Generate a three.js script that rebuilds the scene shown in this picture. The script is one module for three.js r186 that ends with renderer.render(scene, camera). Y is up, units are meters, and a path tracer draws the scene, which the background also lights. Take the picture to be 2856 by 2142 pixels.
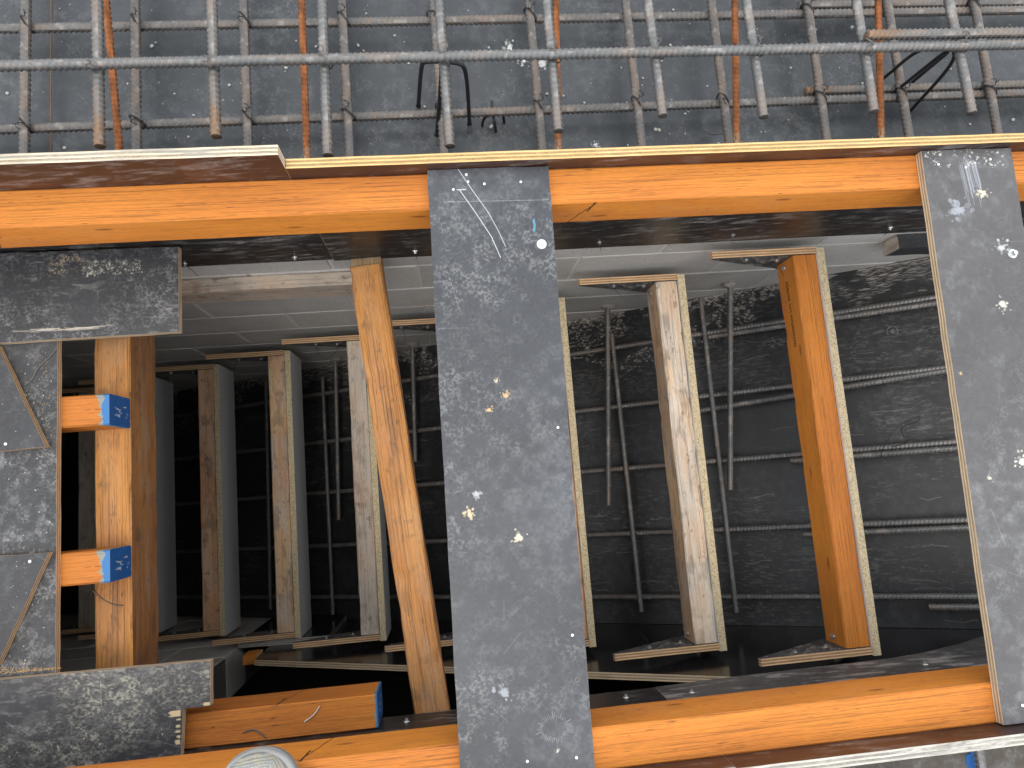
import * as THREE from 'three';
import { mergeGeometries } from 'three/addons/utils/BufferGeometryUtils.js';

// ------------------------------------------------------------ camera, sky, sun, exposure
// x runs along the stair (up to +x), y is up, z points to the side where the photographer stands.
// CAM is the height of the lens; "D" below always means metres beneath the lens.
const CAM = 4.0;
const scene = new THREE.Scene();
const camera = new THREE.PerspectiveCamera(56.79, 4 / 3, 0.05, 200);
camera.position.set(0, CAM, 0);
camera.up.set(0.06686, 0.13852, -0.9881);
camera.lookAt(0.09427, CAM - 0.98676, -0.13196);

const renderer = new THREE.WebGLRenderer();
renderer.toneMapping = THREE.LinearToneMapping;
renderer.toneMappingExposure = 2.0;
renderer.shadowMap.enabled = true;

{ // overcast sky
  const w = 128, h = 64, d = new Float32Array(w * h * 4);
  for (let j = 0; j < h; j++) for (let i = 0; i < w; i++) {
    const el = ((j + 0.5) / h - 0.5) * Math.PI, s = Math.max(0, Math.sin(el));
    const a = i / w * Math.PI * 2;
    const cl = 1 + 0.07 * Math.sin(a * 2 + 1 + 3 * s) + 0.05 * Math.sin(a * 5 + 7 * s);
    const l = 1.0 * (0.92 + 0.08 * s) * cl, k = (j * w + i) * 4;
    d[k] = l * 0.975; d[k + 1] = l * 0.995; d[k + 2] = l * 1.03; d[k + 3] = 1;
  }
  const t = new THREE.DataTexture(d, w, h, THREE.RGBAFormat, THREE.FloatType);
  t.mapping = THREE.EquirectangularReflectionMapping; t.magFilter = THREE.LinearFilter; t.minFilter = THREE.LinearFilter; t.needsUpdate = true;
  scene.background = t; scene.environment = t;
}
const sun = new THREE.DirectionalLight(0xfff4e6, 0.5);
sun.position.set(-1.2, CAM + 9, 1.9); sun.target.position.set(0.1, 2, 0);
sun.castShadow = true; sun.shadow.radius = 40; sun.shadow.mapSize.set(2048, 2048);
Object.assign(sun.shadow.camera, { left: -4, right: 4, top: 4, bottom: -4, near: 1, far: 20 });
scene.add(sun, sun.target);

// ------------------------------------------------------------ small tools
let seed = 7;
const rnd = () => { seed |= 0; seed = seed + 0x6D2B79F5 | 0; let t = Math.imul(seed ^ seed >>> 15, 1 | seed); t = t + Math.imul(t ^ t >>> 7, 61 | t) ^ t; return ((t ^ t >>> 14) >>> 0) / 4294967296; };
const rr = (a, b) => a + (b - a) * rnd();
const V = (x, D, z) => new THREE.Vector3(x, CAM - D, z);
const clamp = (x, a = 0, b = 1) => x < a ? a : x > b ? b : x;
const mix = (a, b, t) => a + (b - a) * t;
const sst = (a, b, x) => { const t = clamp((x - a) / (b - a)); return t * t * (3 - 2 * t); };
const hash = (x, y, s = 0) => { let h = Math.imul(x, 374761393) + Math.imul(y, 668265263) + Math.imul(s, 1442695041) | 0; h = Math.imul(h ^ h >>> 13, 1274126177); return ((h ^ h >>> 16) >>> 0) / 4294967296; };
function vn(x, y, s = 0) {
  const xi = Math.floor(x), yi = Math.floor(y), fx = x - xi, fy = y - yi, u = fx * fx * (3 - 2 * fx), v = fy * fy * (3 - 2 * fy);
  return mix(mix(hash(xi, yi, s), hash(xi + 1, yi, s), u), mix(hash(xi, yi + 1, s), hash(xi + 1, yi + 1, s), u), v);
}
function fbm(x, y, o = 4, s = 0) { let a = 0.5, t = 0, n = 0; for (let i = 0; i < o; i++) { t += a * vn(x, y, s + i * 17); n += a; a *= 0.5; x = x * 2.03 + 3.1; y = y * 2.03 + 1.7; } return t / n; }
const W2 = [0, 0, 0];
function worley(x, y, s = 0) { // [nearest, second, id]
  const xi = Math.floor(x), yi = Math.floor(y); let a = 9, b = 9, id = 0;
  for (let j = -1; j < 2; j++) for (let i = -1; i < 2; i++) {
    const px = xi + i + hash(xi + i, yi + j, s), py = yi + j + hash(xi + i, yi + j, s + 5), d = Math.hypot(px - x, py - y);
    if (d < a) { b = a; a = d; id = hash(xi + i, yi + j, s + 9); } else if (d < b) b = d;
  }
  W2[0] = a; W2[1] = b; W2[2] = id; return W2;
}
const lin2s = (c) => 255 * (c <= 0.0031308 ? 12.92 * c : 1.055 * Math.pow(c, 1 / 2.4) - 0.055);
// a picture of a surface: fn(u metres, v metres) -> [r, g, b] linear; draw(ctx, px) puts marks on top
function tex(w, h, mw, mh, fn, draw, srgb = true) {
  const c = document.createElement('canvas'); c.width = w; c.height = h;
  const g = c.getContext('2d'), im = g.createImageData(w, h), d = im.data;
  for (let y = 0; y < h; y++) for (let x = 0; x < w; x++) {
    const q = fn(x / w * mw, (1 - (y + 0.5) / h) * mh), k = (y * w + x) * 4;
    d[k] = lin2s(clamp(q[0])); d[k + 1] = lin2s(clamp(q[1])); d[k + 2] = lin2s(clamp(q[2])); d[k + 3] = 255;
  }
  g.putImageData(im, 0, 0);
  if (draw) { g.save(); draw(g, (u, v) => [u / mw * w, (1 - v / mh) * h], w / mw); g.restore(); }
  const t = new THREE.CanvasTexture(c);
  if (srgb) t.colorSpace = THREE.SRGBColorSpace;
  t.wrapS = t.wrapT = THREE.RepeatWrapping; t.magFilter = THREE.LinearFilter; t.needsUpdate = true;
  t.userData = { mw, mh };
  return t;
}
const M = (o) => new THREE.MeshStandardMaterial(o);
const mapped = (t, o = {}) => { const m = M({ map: t, ...o }); m.userData = { mw: t.userData.mw, mh: t.userData.mh }; return m; };

// ---- geometry collector: triangles with their own normals, uv and material slot
class Geo {
  constructor() { this.p = []; this.n = []; this.t = []; this.slots = []; }
  slot(i) { this.cur = i; return this; }
  tri(a, b, c, ua, ub, uc, want) {
    const e = new THREE.Vector3().subVectors(b, a), f = new THREE.Vector3().subVectors(c, a), n = e.cross(f).normalize();
    if (want && n.dot(want) < 0) { [b, c] = [c, b];[ub, uc] = [uc, ub]; n.negate(); }
    for (const q of [a, b, c]) { this.p.push(q.x, q.y, q.z); this.n.push(n.x, n.y, n.z); }
    this.t.push(...ua, ...ub, ...uc); this.slots.push(this.cur || 0);
  }
  quad(a, b, c, d, ua, ub, uc, ud, want) { this.tri(a, b, c, ua, ub, uc, want); this.tri(a, c, d, ua, uc, ud, want); }
  build() {
    const order = this.slots.map((s, i) => [s, i]).sort((x, y) => x[0] - y[0] || x[1] - y[1]);
    const p = [], n = [], t = [], g = new THREE.BufferGeometry(); let at = 0, last = -1, start = 0;
    for (const [s, i] of order) {
      if (s !== last) { if (last >= 0) g.addGroup(start, at - start, last); start = at; last = s; }
      for (let k = i * 9; k < i * 9 + 9; k++) { p.push(this.p[k]); n.push(this.n[k]); }
      for (let k = i * 6; k < i * 6 + 6; k++) t.push(this.t[k]);
      at += 3;
    }
    g.addGroup(start, at - start, last);
    g.setAttribute('position', new THREE.Float32BufferAttribute(p, 3)); g.setAttribute('normal', new THREE.Float32BufferAttribute(n, 3)); g.setAttribute('uv', new THREE.Float32BufferAttribute(t, 2));
    return g;
  }
}
// a sheet: outline poly [[a, b]...], thickness from t0 to t1, at(a, b, t) places it. slot 0 = face at t0, 1 = face at t1, 2 = edges
function sheet(poly, t0, t1, at, { faceUV = (a, b) => [a, b], rough = 0.0006, edgeLen = 1, step = 0.035 } = {}) {
  let pts = poly.map(([a, b]) => new THREE.Vector2(a, b));
  if (THREE.ShapeUtils.isClockWise(pts)) pts.reverse();
  const fine = [];
  pts.forEach((p, i) => {
    const q = pts[(i + 1) % pts.length], L = p.distanceTo(q), n = Math.max(1, Math.round(L / step)), nx = -(q.y - p.y) / L, ny = (q.x - p.x) / L;
    for (let k = 0; k < n; k++) { const j = k ? rr(-rough, rough) : 0; fine.push(new THREE.Vector2(mix(p.x, q.x, k / n) + nx * j, mix(p.y, q.y, k / n) + ny * j)); }
  });
  const g = new Geo(), tri = THREE.ShapeUtils.triangulateShape(fine, []), up = at(0, 0, 1).sub(at(0, 0, 0)).normalize();
  const c = fine.reduce((s, p) => s.add(p), new THREE.Vector2()).multiplyScalar(1 / fine.length);
  [[t0, 0, up.clone().negate()], [t1, 1, up]].forEach(([t, s, n]) => { if (t0 > t1) n = n.clone().negate(); g.slot(s); for (const [i, j, k] of tri) g.tri(at(fine[i].x, fine[i].y, t), at(fine[j].x, fine[j].y, t), at(fine[k].x, fine[k].y, t), faceUV(fine[i].x, fine[i].y), faceUV(fine[j].x, fine[j].y), faceUV(fine[k].x, fine[k].y), n); });
  g.slot(2); let run = rr(0, 3);
  fine.forEach((p, i) => {
    const q = fine[(i + 1) % fine.length], L = p.distanceTo(q), ox = (q.y - p.y), oy = -(q.x - p.x);
    const o = at(ox, oy, 0).sub(at(0, 0, 0)), u0 = run / edgeLen, u1 = (run + L) / edgeLen; run += L;
    g.quad(at(p.x, p.y, t0), at(q.x, q.y, t0), at(q.x, q.y, t1), at(p.x, p.y, t1), [u0, 0], [u1, 0], [u1, 1], [u0, 1], o);
  });
  return g.build();
}
const flat = (a, b, t) => new THREE.Vector3(a, CAM - t, b);      // poly (x, z), t = D
const upright = (a, b, t) => new THREE.Vector3(a, CAM - b, t);   // poly (x, D), t = z
// a sawn timber from A to B (centres of the ends). slots: 0 top and underside, 1 the two sides, 2 ends
function timber(A, B, w, h, { c = 0.0025, wear = 0.0005, mw = 1.2, mh = 0.1, off = rr(0, 5), bevel = 0, bh = 0.036 } = {}) {
  const L = A.distanceTo(B), n = Math.max(2, Math.round(L / 0.03)), g = new Geo();
  const ax = new THREE.Vector3().subVectors(B, A).normalize(), zz = new THREE.Vector3().crossVectors(ax, new THREE.Vector3(0, 1, 0)).normalize(), yy = new THREE.Vector3().crossVectors(zz, ax);
  const H = h / 2, Z = w / 2, ring = [[H, -Z + c], [H, Z - c], [H - c, Z], [-H + c, Z], [-H, Z - c], [-H, -Z + c], [-H + c, -Z], [H - c, -Z]];
  if (bevel) { ring.splice(3, 0, [H - bh, Z]); ring.splice(8, 0, [H - bh, -Z]); }
  const N = ring.length, cut = (y) => bevel * Math.max(0, y - H + bh) / bh;
  const sd = Math.floor(rr(1, 9999)), rings = [];
  for (let i = 0; i <= n; i++) rings.push(ring.map(([y, z], k) => {
    const e = wear * (fbm(i * 0.35 + k * 9, sd, 3) - 0.42) * 3.2, chip = wear > 0.001 && hash(i, k, sd) > 0.9 ? wear * rr(0.5, 2.2) : 0, f = 1 - Math.max(0, e + chip) / Math.hypot(y, z);
    let x = L * i / n; if (bevel) { const q = cut(y); if (x < q + 0.004 * i) x = q + 0.004 * i; }
    return new THREE.Vector3().copy(A).addScaledVector(ax, x).addScaledVector(yy, y * f).addScaledVector(zz, z * f);
  }));
  for (let k = 0; k < N; k++) {
    const k2 = (k + 1) % N, [y0, z0] = ring[k], [y1, z1] = ring[k2], level = Math.abs(y0 - y1) < 1e-6, wall = Math.abs(z0 - z1) < 1e-6, top = !wall;
    g.slot(top ? 0 : 1);
    const want = level ? yy.clone().multiplyScalar(y0) : wall ? zz.clone().multiplyScalar(z0) : new THREE.Vector3().addScaledVector(yy, y0 + y1).addScaledVector(zz, z0 + z1);
    const va = top ? z0 : y0, vb = top ? z1 : y1;
    for (let i = 0; i < n; i++) {
      const u0 = (L * i / n + off) / mw, u1 = (L * (i + 1) / n + off) / mw;
      g.quad(rings[i][k], rings[i + 1][k], rings[i + 1][k2], rings[i][k2], [u0, va / mh + 0.5], [u1, va / mh + 0.5], [u1, vb / mh + 0.5], [u0, vb / mh + 0.5], want);
    }
  }
  g.slot(2);
  const uvE = (q) => [q[1] / w + 0.5, q[0] / h + 0.5];
  for (const [i, s] of [[0, -1], [n, 1]]) for (let k = 0; k < N / 2 - 1; k++) { const q = [(N - k) % N, k + 1, k + 2, N - k - 1]; g.quad(...q.map((j) => rings[i][j]), ...q.map((j) => uvE(ring[j])), ax.clone().multiplyScalar(s)); }
  return g.build();
}
// ---- naming, placing
const taken = {};
const numbered = (n) => { const k = taken[n] = (taken[n] ?? -1) + 1; return k ? n + '_' + String(k).padStart(3, '0') : n; };
function shade(o) { o.traverse((m) => { if (m.isMesh) { m.castShadow = true; m.receiveShadow = true; } }); return o; }
function base(o) { // move the origin of a thing built in place to the foot of its bounding box
  o.updateMatrixWorld(true);
  const b = new THREE.Box3().setFromObject(o), p = new THREE.Vector3((b.min.x + b.max.x) / 2, b.min.y, (b.min.z + b.max.z) / 2);
  if (o.isMesh) { o.geometry.translate(-p.x, -p.y, -p.z); for (const k of o.children) k.position.sub(p); } else for (const k of o.children) k.position.sub(p);
  o.position.add(p); return o;
}
function thing(o, name, label, category, { group, kind, fix = true } = {}) {
  o.name = numbered(name); o.userData = {};
  if (label) o.userData.label = label; if (category) o.userData.category = category; if (group) o.userData.group = group; if (kind) o.userData.kind = kind;
  if (fix) base(o); scene.add(shade(o)); return o;
}
function part(name, g, m, parent, label) { const o = new THREE.Mesh(g, m); o.name = name; if (label) o.userData.label = label; parent.add(o); return o; }
function tube(pts, r, seg = 6, closed = false, n) { return new THREE.TubeGeometry(new THREE.CatmullRomCurve3(pts, closed, 'centripetal'), n || Math.max(8, pts.length * 6), r, seg, closed); }

// ------------------------------------------------------------ surfaces
// film-faced plywood: dark film, crusts of cement round dried drops, dust, scratches
function film(w, h, mw, mh, o, draw) {
  const { base = [0.05, 0.052, 0.058], dust = 0.5, crust = 0.5, cells = 55, specks = 0.5, streak = 0, cream = 0, s = 1, tone = 0.25, spots = 0 } = o;
  return tex(w, h, mw, mh, (u, v) => {
    const big = fbm(u * 5, v * 5, 4, s), mid = fbm(u * 22, v * 22, 4, s + 3), fine = fbm(u * 160, v * 160, 2, s + 6);
    let k = 1 + tone * (big - 0.5) * 2 + 0.35 * (mid - 0.5) + 0.2 * (fine - 0.5);
    let r = base[0] * k, g = base[1] * k, b = base[2] * k;
    const add = (a, cr, cg, cb) => { a = clamp(a); r = mix(r, cr, a); g = mix(g, cg, a); b = mix(b, cb, a); };
    const m1 = fbm(u * 7 + 4, v * 7, 3, s + 11), m2 = fbm(u * 55, v * 55, 3, s + 14);
    add(dust * 0.42 * sst(0.46, 0.76, m2 * 0.5 + big * 0.5) * (0.3 + fine), 0.24, 0.25, 0.26);
    if (crust) {
      const mask = 0.28 + 0.72 * sst(0.4, 0.64, m1), wx = u * cells + 0.6 * mid, wy = v * cells + 0.6 * m2, q = worley(wx, wy, s + 21), rad = 0.12 + 0.34 * q[2] * q[2], d0 = q[0], id = q[2];
      const ring = Math.max(0, 1 - Math.abs(d0 - rad - 0.05) / 0.09), flock = fbm(u * 300, v * 300, 2, s + 24);
      let a = mask * (0.62 * sst(0.3, 0.8, flock) * sst(0.3, 0.72, m2) + 0.26 * ring * sst(0.35, 0.7, flock));
      if (d0 < rad) a *= 0.2;
      add(crust * a, 0.31, 0.315, 0.31);
      if (spots && id > 1 - spots * 0.5) add(0.45 * (0.25 + 0.75 * mask) * (1 - sst(rad * 0.6, rad, d0)), base[0] * 0.5, base[1] * 0.5, base[2] * 0.53);
    }
    if (streak) { const n = fbm(u * 60 + 3 * mid, v * 230 + 9 * big, 3, s + 31), n2 = fbm(u * 4, v * 6, 3, s + 33); add(streak * sst(0.54, 0.74, n) * sst(0.42, 0.64, n2) * (0.35 + fine), 0.3, 0.29, 0.275); }
    if (cream) { const n = fbm(u * 75, v * 110, 3, s + 41), n2 = fbm(u * 14, v * 14, 3, s + 43); const n3 = fbm(u * 230, v * 330, 2, s + 45); add(cream * (0.3 + 0.7 * sst(0.36, 0.68, n)) * (0.12 + 0.88 * sst(0.36, 0.74, n3)) * sst(0.28, 0.72, n2), 0.36, 0.345, 0.285); }
    if (specks) { const q = worley(u * 120, v * 120, s + 51), e = (q[2] - 1 + 0.28 * specks) / 0.28; if (e > 0) add((1 - sst(0.02 + 0.1 * e * e * e, 0.06 + 0.14 * e * e * e, q[0])) * (0.4 + 0.5 * e), 0.5, 0.5, 0.48); }
    return [r, g, b];
  }, draw);
}
const splat = (g, P, k, x, y, R, col, n = 26) => { const [cx, cy] = P(x, y); g.fillStyle = col; for (let i = 0; i < n; i++) { const a = rnd() * 6.283, d = Math.pow(rnd(), 1.6) * R * k, q = rr(0.05, 0.32) * R * k * (1 - 0.5 * d / (R * k)); g.globalAlpha = rr(0.35, 0.9); g.beginPath(); g.ellipse(cx + Math.cos(a) * d, cy + Math.sin(a) * d, q, q * rr(0.5, 1), a, 0, 7); g.fill(); } g.globalAlpha = 1; };
const stroke = (g, P, k, pts, wd, col, al = 1) => { g.strokeStyle = col; g.globalAlpha = al; g.lineWidth = wd * k; g.lineCap = 'round'; g.beginPath(); pts.forEach(([x, y], i) => { const [a, b] = P(x, y); i ? g.lineTo(a, b) : g.moveTo(a, b); }); g.stroke(); g.globalAlpha = 1; };
const hair = (g, P, k, n, mw, mh, L, col, al) => { for (let i = 0; i < n; i++) { const x = rnd() * mw, y = rnd() * mh, a = rnd() * 6.28, l = L * rr(0.3, 1); stroke(g, P, k, [[x, y], [x + Math.cos(a) * l, y + Math.sin(a) * l]], rr(0.0004, 0.0009), col, al * rr(0.3, 1)); } };
// u runs across, v away from the photographer on flat boards: uvFlat(x0, z0) below maps world x, z to metres on the picture
const T = {};
T.bridge = film(400, 1600, 0.25, 1.02, { base: [0.036, 0.04, 0.048], dust: 0.35, crust: 0.5, cells: 90, specks: 0.14, tone: 0.22, s: 3, spots: 0.35 }, (g, P, k) => {
  const q = (x, z) => [x + 0.02, 0.48 - z];
  for (const [x, z, R, c] of [[0.086, -0.162, 0.007, '#b9a88a'], [0.1, -0.137, 0.011, '#b89a6c'], [0.07, -0.115, 0.011, '#b89a6c'], [0.025, 0.051, 0.014, '#c3ad88'], [0.103, 0.095, 0.016, '#c9c0a6'], [0.136, 0.423, 0.005, '#d8d4c6'], [0.04, 0.02, 0.012, '#9da0a0'], [0.06, 0.33, 0.02, '#858a90']]) splat(g, P, k, ...q(x, z), R, c);
  stroke(g, P, k, [[0.046, -0.537], [0.069, -0.496], [0.094, -0.454], [0.109, -0.42], [0.119, -0.392]].map((a) => q(...a)), 0.001, '#d4d8dc', 0.9);
  stroke(g, P, k, [[0.048, -0.496], [0.072, -0.455], [0.096, -0.411], [0.109, -0.373]].map((a) => q(...a)), 0.0012, '#d4d8dc', 0.9);
  stroke(g, P, k, [[0.043, -0.497], [0.058, -0.497]].map((a) => q(...a)), 0.0016, '#d4d8dc', 0.8);
  stroke(g, P, k, [[0.02, -0.476], [0.2, -0.472]].map((a) => q(...a)), 0.0007, '#cfd3d6', 0.5);
  stroke(g, P, k, [[0.171, -0.437], [0.172, -0.427], [0.17, -0.418]].map((a) => q(...a)), 0.004, '#4c9bb5', 0.7);
  for (let i = 0; i < 46; i++) { const a = i / 46 * 6.283, r = rr(0.013, 0.016), r2 = r + rr(0.003, 0.011); stroke(g, P, k, [[0.135 + Math.cos(a) * r * 1.3, 0.389 + Math.sin(a) * r], [0.135 + Math.cos(a) * r2 * 1.2, 0.389 + Math.sin(a) * r2]].map((b) => q(...b)), 0.0007, '#aab0b4', rr(0.3, 0.85)); }
  hair(g, P, k, 14, 0.25, 1.02, 0.08, '#b9bec4', 0.35);
});
T.bridge2 = film(400, 1400, 0.3, 1.02, { base: [0.074, 0.073, 0.076], dust: 0.8, crust: 0.3, cells: 80, specks: 0.3, tone: 0.2, s: 13 }, (g, P, k) => {
  const q = (x, z) => [x - 0.86, 0.48 - z];
  for (const [x, z, R, c] of [[1.004, -0.45, 0.017, '#cfc4a4'], [1.004, -0.239, 0.017, '#c6c2b2'], [0.902, -0.121, 0.006, '#b79a6a'], [0.924, 0.064, 0.009, '#b5afa2'], [0.989, 0.038, 0.018, '#d2cfc2'], [1.02, -0.345, 0.02, '#a8abab'], [0.95, -0.42, 0.03, '#8d9299']]) splat(g, P, k, ...q(x, z), R, c, 34);
  for (let i = 0; i < 70; i++) splat(g, P, k, ...q(rr(0.9, 1.06), rr(-0.535, -0.5)), rr(0.002, 0.01), '#c9c8c0', 5);
  for (let i = 0; i < 26; i++) { const x = rr(0.965, 1.0), z = rr(-0.52, -0.5); stroke(g, P, k, [q(x, z), q(x + 0.004, z + rr(0.04, 0.09))], 0.0012, '#aab1bb', 0.45); }
  hair(g, P, k, 16, 0.3, 1.02, 0.07, '#c2c2c0', 0.5);
});
T.worn = film(1024, 512, 0.6, 0.3, { base: [0.03, 0.031, 0.035], dust: 0.5, crust: 0.6, cells: 95, specks: 0.5, streak: 0.35, tone: 0.3, s: 23, spots: 0.7 }, (g, P, k) => {
  for (let i = 0; i < 170; i++) splat(g, P, k, rr(0.285, 0.4), 0.156 + rr(-0.016, 0.016), rr(0.002, 0.007), i % 3 ? '#a3a08f' : '#b7b4a6', 6);
  for (let i = 0; i < 90; i++) splat(g, P, k, 0.255 + rr(-0.035, 0.035), 0.166 + rr(-0.02, 0.022), rr(0.003, 0.008), '#9c8a72', 6);
  for (let i = 0; i < 26; i++) { const x = rr(0.02, 0.3); stroke(g, P, k, [[x, 0.033 + rr(-0.004, 0.003)], [x + rr(0.02, 0.07), 0.033 + rr(-0.004, 0.003)]], rr(0.001, 0.003), '#b5ae9c', 0.6); }
  hair(g, P, k, 20, 0.6, 0.3, 0.09, '#b9bbb8', 0.5);
});
T.notch = film(1024, 512, 0.6, 0.3, { base: [0.034, 0.035, 0.04], dust: 0.5, crust: 0.3, cells: 60, specks: 0.25, streak: 0.25, cream: 0.75, tone: 0.35, s: 33 }, (g, P, k) => { hair(g, P, k, 150, 0.6, 0.3, 0.05, '#c6c2b0', 0.5); g.fillStyle = '#c9b48c'; for (const [a, b, c, d] of [[0.437, 0.462, 0.086, 0.097], [0.452, 0.462, 0.079, 0.082], [0.451, 0.461, 0.066, 0.071], [0.45, 0.461, 0.057, 0.061], [0.452, 0.461, 0.047, 0.052], [0.449, 0.46, 0.036, 0.044], [0.5, 0.516, 0.1, 0.106]]) { g.beginPath(); const n = 9; g.moveTo(...P(b, c)); for (let i = 0; i <= n; i++) { const w = i / n; g.lineTo(...P(a + (b - a) * rr(0, 0.6) * (0.4 + Math.abs(w - 0.5)), mix(c, d, w))); } g.lineTo(...P(b, d)); g.fill(); } for (let i = 0; i < 40; i++) splat(g, P, k, rr(0.1, 0.46), rr(0.045, 0.07), rr(0.003, 0.008), '#b8ae93', 5); });
T.panel = film(1024, 1024, 0.8, 0.8, { base: [0.027, 0.029, 0.033], dust: 0.9, crust: 0.6, cells: 80, specks: 0.7, tone: 0.3, s: 43, spots: 0.9 }, (g, P, k) => { hair(g, P, k, 70, 0.8, 0.8, 0.1, '#9da0a2', 0.4); for (let i = 0; i < 90; i++) splat(g, P, k, rr(0, 0.12), rr(0.1, 0.7), rr(0.002, 0.006), '#b39a6f', 4); });
T.scrap = film(512, 512, 0.4, 0.4, { base: [0.03, 0.032, 0.037], dust: 0.35, crust: 0.3, cells: 60, specks: 0.9, tone: 0.3, s: 53 }, (g, P, k) => hair(g, P, k, 34, 0.4, 0.4, 0.1, '#b9bbb8', 0.5));
T.deck = film(2048, 1024, 2.4, 1.2, { base: [0.035, 0.041, 0.047], dust: 0.3, crust: 0.24, cells: 60, specks: 0.55, tone: 0.25, s: 63 }, (g, P, k) => {
  hair(g, P, k, 90, 2.4, 1.2, 0.22, '#aab0b3', 0.35);
  const q = (x, z) => [x + 0.755, z + 1.7]; // world -> this sheet
  for (const [x, z, R] of [[0.359, -0.701, 0.011], [0.19, -0.93, 0.02], [0.22, -0.9, 0.018], [0.26, -0.895, 0.02], [0.984, -0.964, 0.008], [1.0, -0.99, 0.006]]) splat(g, P, k, ...q(x, z), R, '#c3c5c1', 40);
  for (const [a, b] of [[[1.085, -0.985], [1.06, -1.03]], [[0.29, -0.845], [0.296, -0.82]], [[1.055, -0.86], [1.11, -0.79]], [[0.112, -0.768], [0.15, -0.785]]]) for (let i = 0; i < 14; i++) { const t = rnd(); splat(g, P, k, ...q(mix(a[0], b[0], t), mix(a[1], b[1], t)), 0.006, '#a5682a', 4); }
  for (let i = 0; i < 40; i++) splat(g, P, k, ...q(rr(1.2, 1.4), rr(-1.0, -0.92)), 0.008, '#8d7c50', 2);
  for (let i = 0; i < 1500; i++) { const x = rr(0, 2.4), y = rr(0, 1.2), [a, b] = P(x, y); g.globalAlpha = rr(0.3, 0.95); g.fillStyle = '#cdd0cd'; const r = rr(0.3, 0.95); g.fillRect(a, b, r, r); }
});
T.mud = film(512, 512, 0.8, 0.8, { base: [0.06, 0.05, 0.04], dust: 0.5, crust: 0.3, specks: 0.5, tone: 0.4, s: 83 });
T.soffit = film(2048, 1024, 2.4, 1.1, { base: [0.016, 0.017, 0.019], dust: 0.18, crust: 0.1, cells: 45, specks: 0.35, streak: 0.2, tone: 0.3, s: 73 }, (g, P, k) => {
  // cement slurry smeared along the wall (v near the top edge)
  for (let i = 0; i < 12000; i++) { const x = rr(0, 2.4), d = Math.pow(rnd(), 1.9) * 0.22, wd = x < 1.75 ? rr(0.0015, 0.008) : rr(0.004, 0.02), h = wd * (x < 1.75 ? rr(0.3, 0.9) : rr(0.05, 0.14)); if (fbm(x * 9, d * 16, 3, 81) < 0.43 + d * 0.9) continue; const [a, b] = P(x, 1.085 - d); g.globalAlpha = rr(0.25, 0.8); g.fillStyle = ['#a39c93', '#b0a9a0', '#8f8982'][i % 3]; g.beginPath(); g.ellipse(a, b, wd * k * 0.7, h * k * 0.7, rr(-0.25, 0.25), 0, 7); g.fill(); }
  g.globalAlpha = 1; hair(g, P, k, 120, 2.4, 1.1, 0.07, '#8b8780', 0.5);
  for (let i = 0; i < 300; i++) { let x = rr(0, 2.4), y = rr(0, 1), pl = []; for (let j = 0; j < 9; j++) { pl.push([x, y]); x += rr(0.004, 0.014); y += rr(-0.004, 0.004); } stroke(g, P, k, pl, rr(0.0006, 0.0016), '#a19b90', rr(0.35, 0.9)); }
  for (let i = 0; i < 60; i++) splat(g, P, k, rr(0, 2.4), rr(0, 1), rr(0.002, 0.007), i % 2 ? '#84705a' : '#8f8c86', 6);
});
const edgeTex = (c0, c1, sm, s) => tex(2048, 320, 2.4, 0.6, (u, v) => { // film of the slab edge forms, scuffed and smeared
  const n = fbm(u * 6, v * 12, 4, s), st = fbm(u * 16 + v * 20, v * 95 - u * 14, 4, s + 3), st2 = fbm(u * 30, v * 190, 3, s + 6), f = fbm(u * 170, v * 170, 2, s + 8), k = sst(0.42, 0.62, n);
  const a = clamp(sm * (0.6 * sst(0.53, 0.75, st) * sst(0.38, 0.6, fbm(u * 5, v * 7, 3, s + 10)) * (0.3 + f) + 0.4 * sst(0.62, 0.75, st2) * f));
  return [0, 1, 2].map((i) => mix(mix(c0[i], c1[i], k), [0.28, 0.27, 0.26][i], a));
}, (g, P, k) => { hair(g, P, k, 150, 2.4, 0.6, 0.12, '#b1aca6', 0.4); });
T.brownFilm = edgeTex([0.062, 0.027, 0.018], [0.032, 0.017, 0.014], 0.75, 91); T.shadedFilm = edgeTex([0.017, 0.017, 0.018], [0.026, 0.02, 0.018], 1.2, 451); T.dustyFilm = edgeTex([0.05, 0.05, 0.052], [0.085, 0.083, 0.081], 2.6, 471);  // the second is the same sheet with shade under the beam put into its colour
// plywood edges: veneers, alternately long grain and end grain
const plyEdge = (pal, dirty, s) => tex(1024, 64, 1, 1, (u, v) => {
  const y = v * 5, i = Math.floor(y), f = y - i, n = fbm(u * 40, v * 9, 3, s), e = fbm(u * 420, v * 22, 2, s + 4), long = i % 2 === 0;
  let k = (long ? 1.05 : 0.5) * (0.72 + 0.6 * n) * (long ? 0.9 + 0.2 * e : 0.6 + 0.8 * e); if (f < 0.12) k *= 0.55;
  const d = dirty * sst(0.4, 0.66, fbm(u * 14, v * 3, 4, s + 8)), w = 0.42 + 0.75 * fbm(u * 120, v * 8, 3, s + 12) * fbm(u * 9, 1, 2, s + 14) * 1.6; return [mix(pal[0] * k, 0.42 * w, d), mix(pal[1] * k, 0.405 * w, d), mix(pal[2] * k, 0.365 * w, d)];
});
T.plyFresh = plyEdge([0.62, 0.4, 0.17], 0.06, 111); T.plyBrown = plyEdge([0.62, 0.4, 0.22], 0.1, 121); T.plyPale = plyEdge([0.6, 0.5, 0.36], 0.75, 131); T.plyDull = plyEdge([0.6, 0.46, 0.3], 0.12, 141); T.plyCement = plyEdge([0.45, 0.43, 0.38], 1.0, 151);
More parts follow.
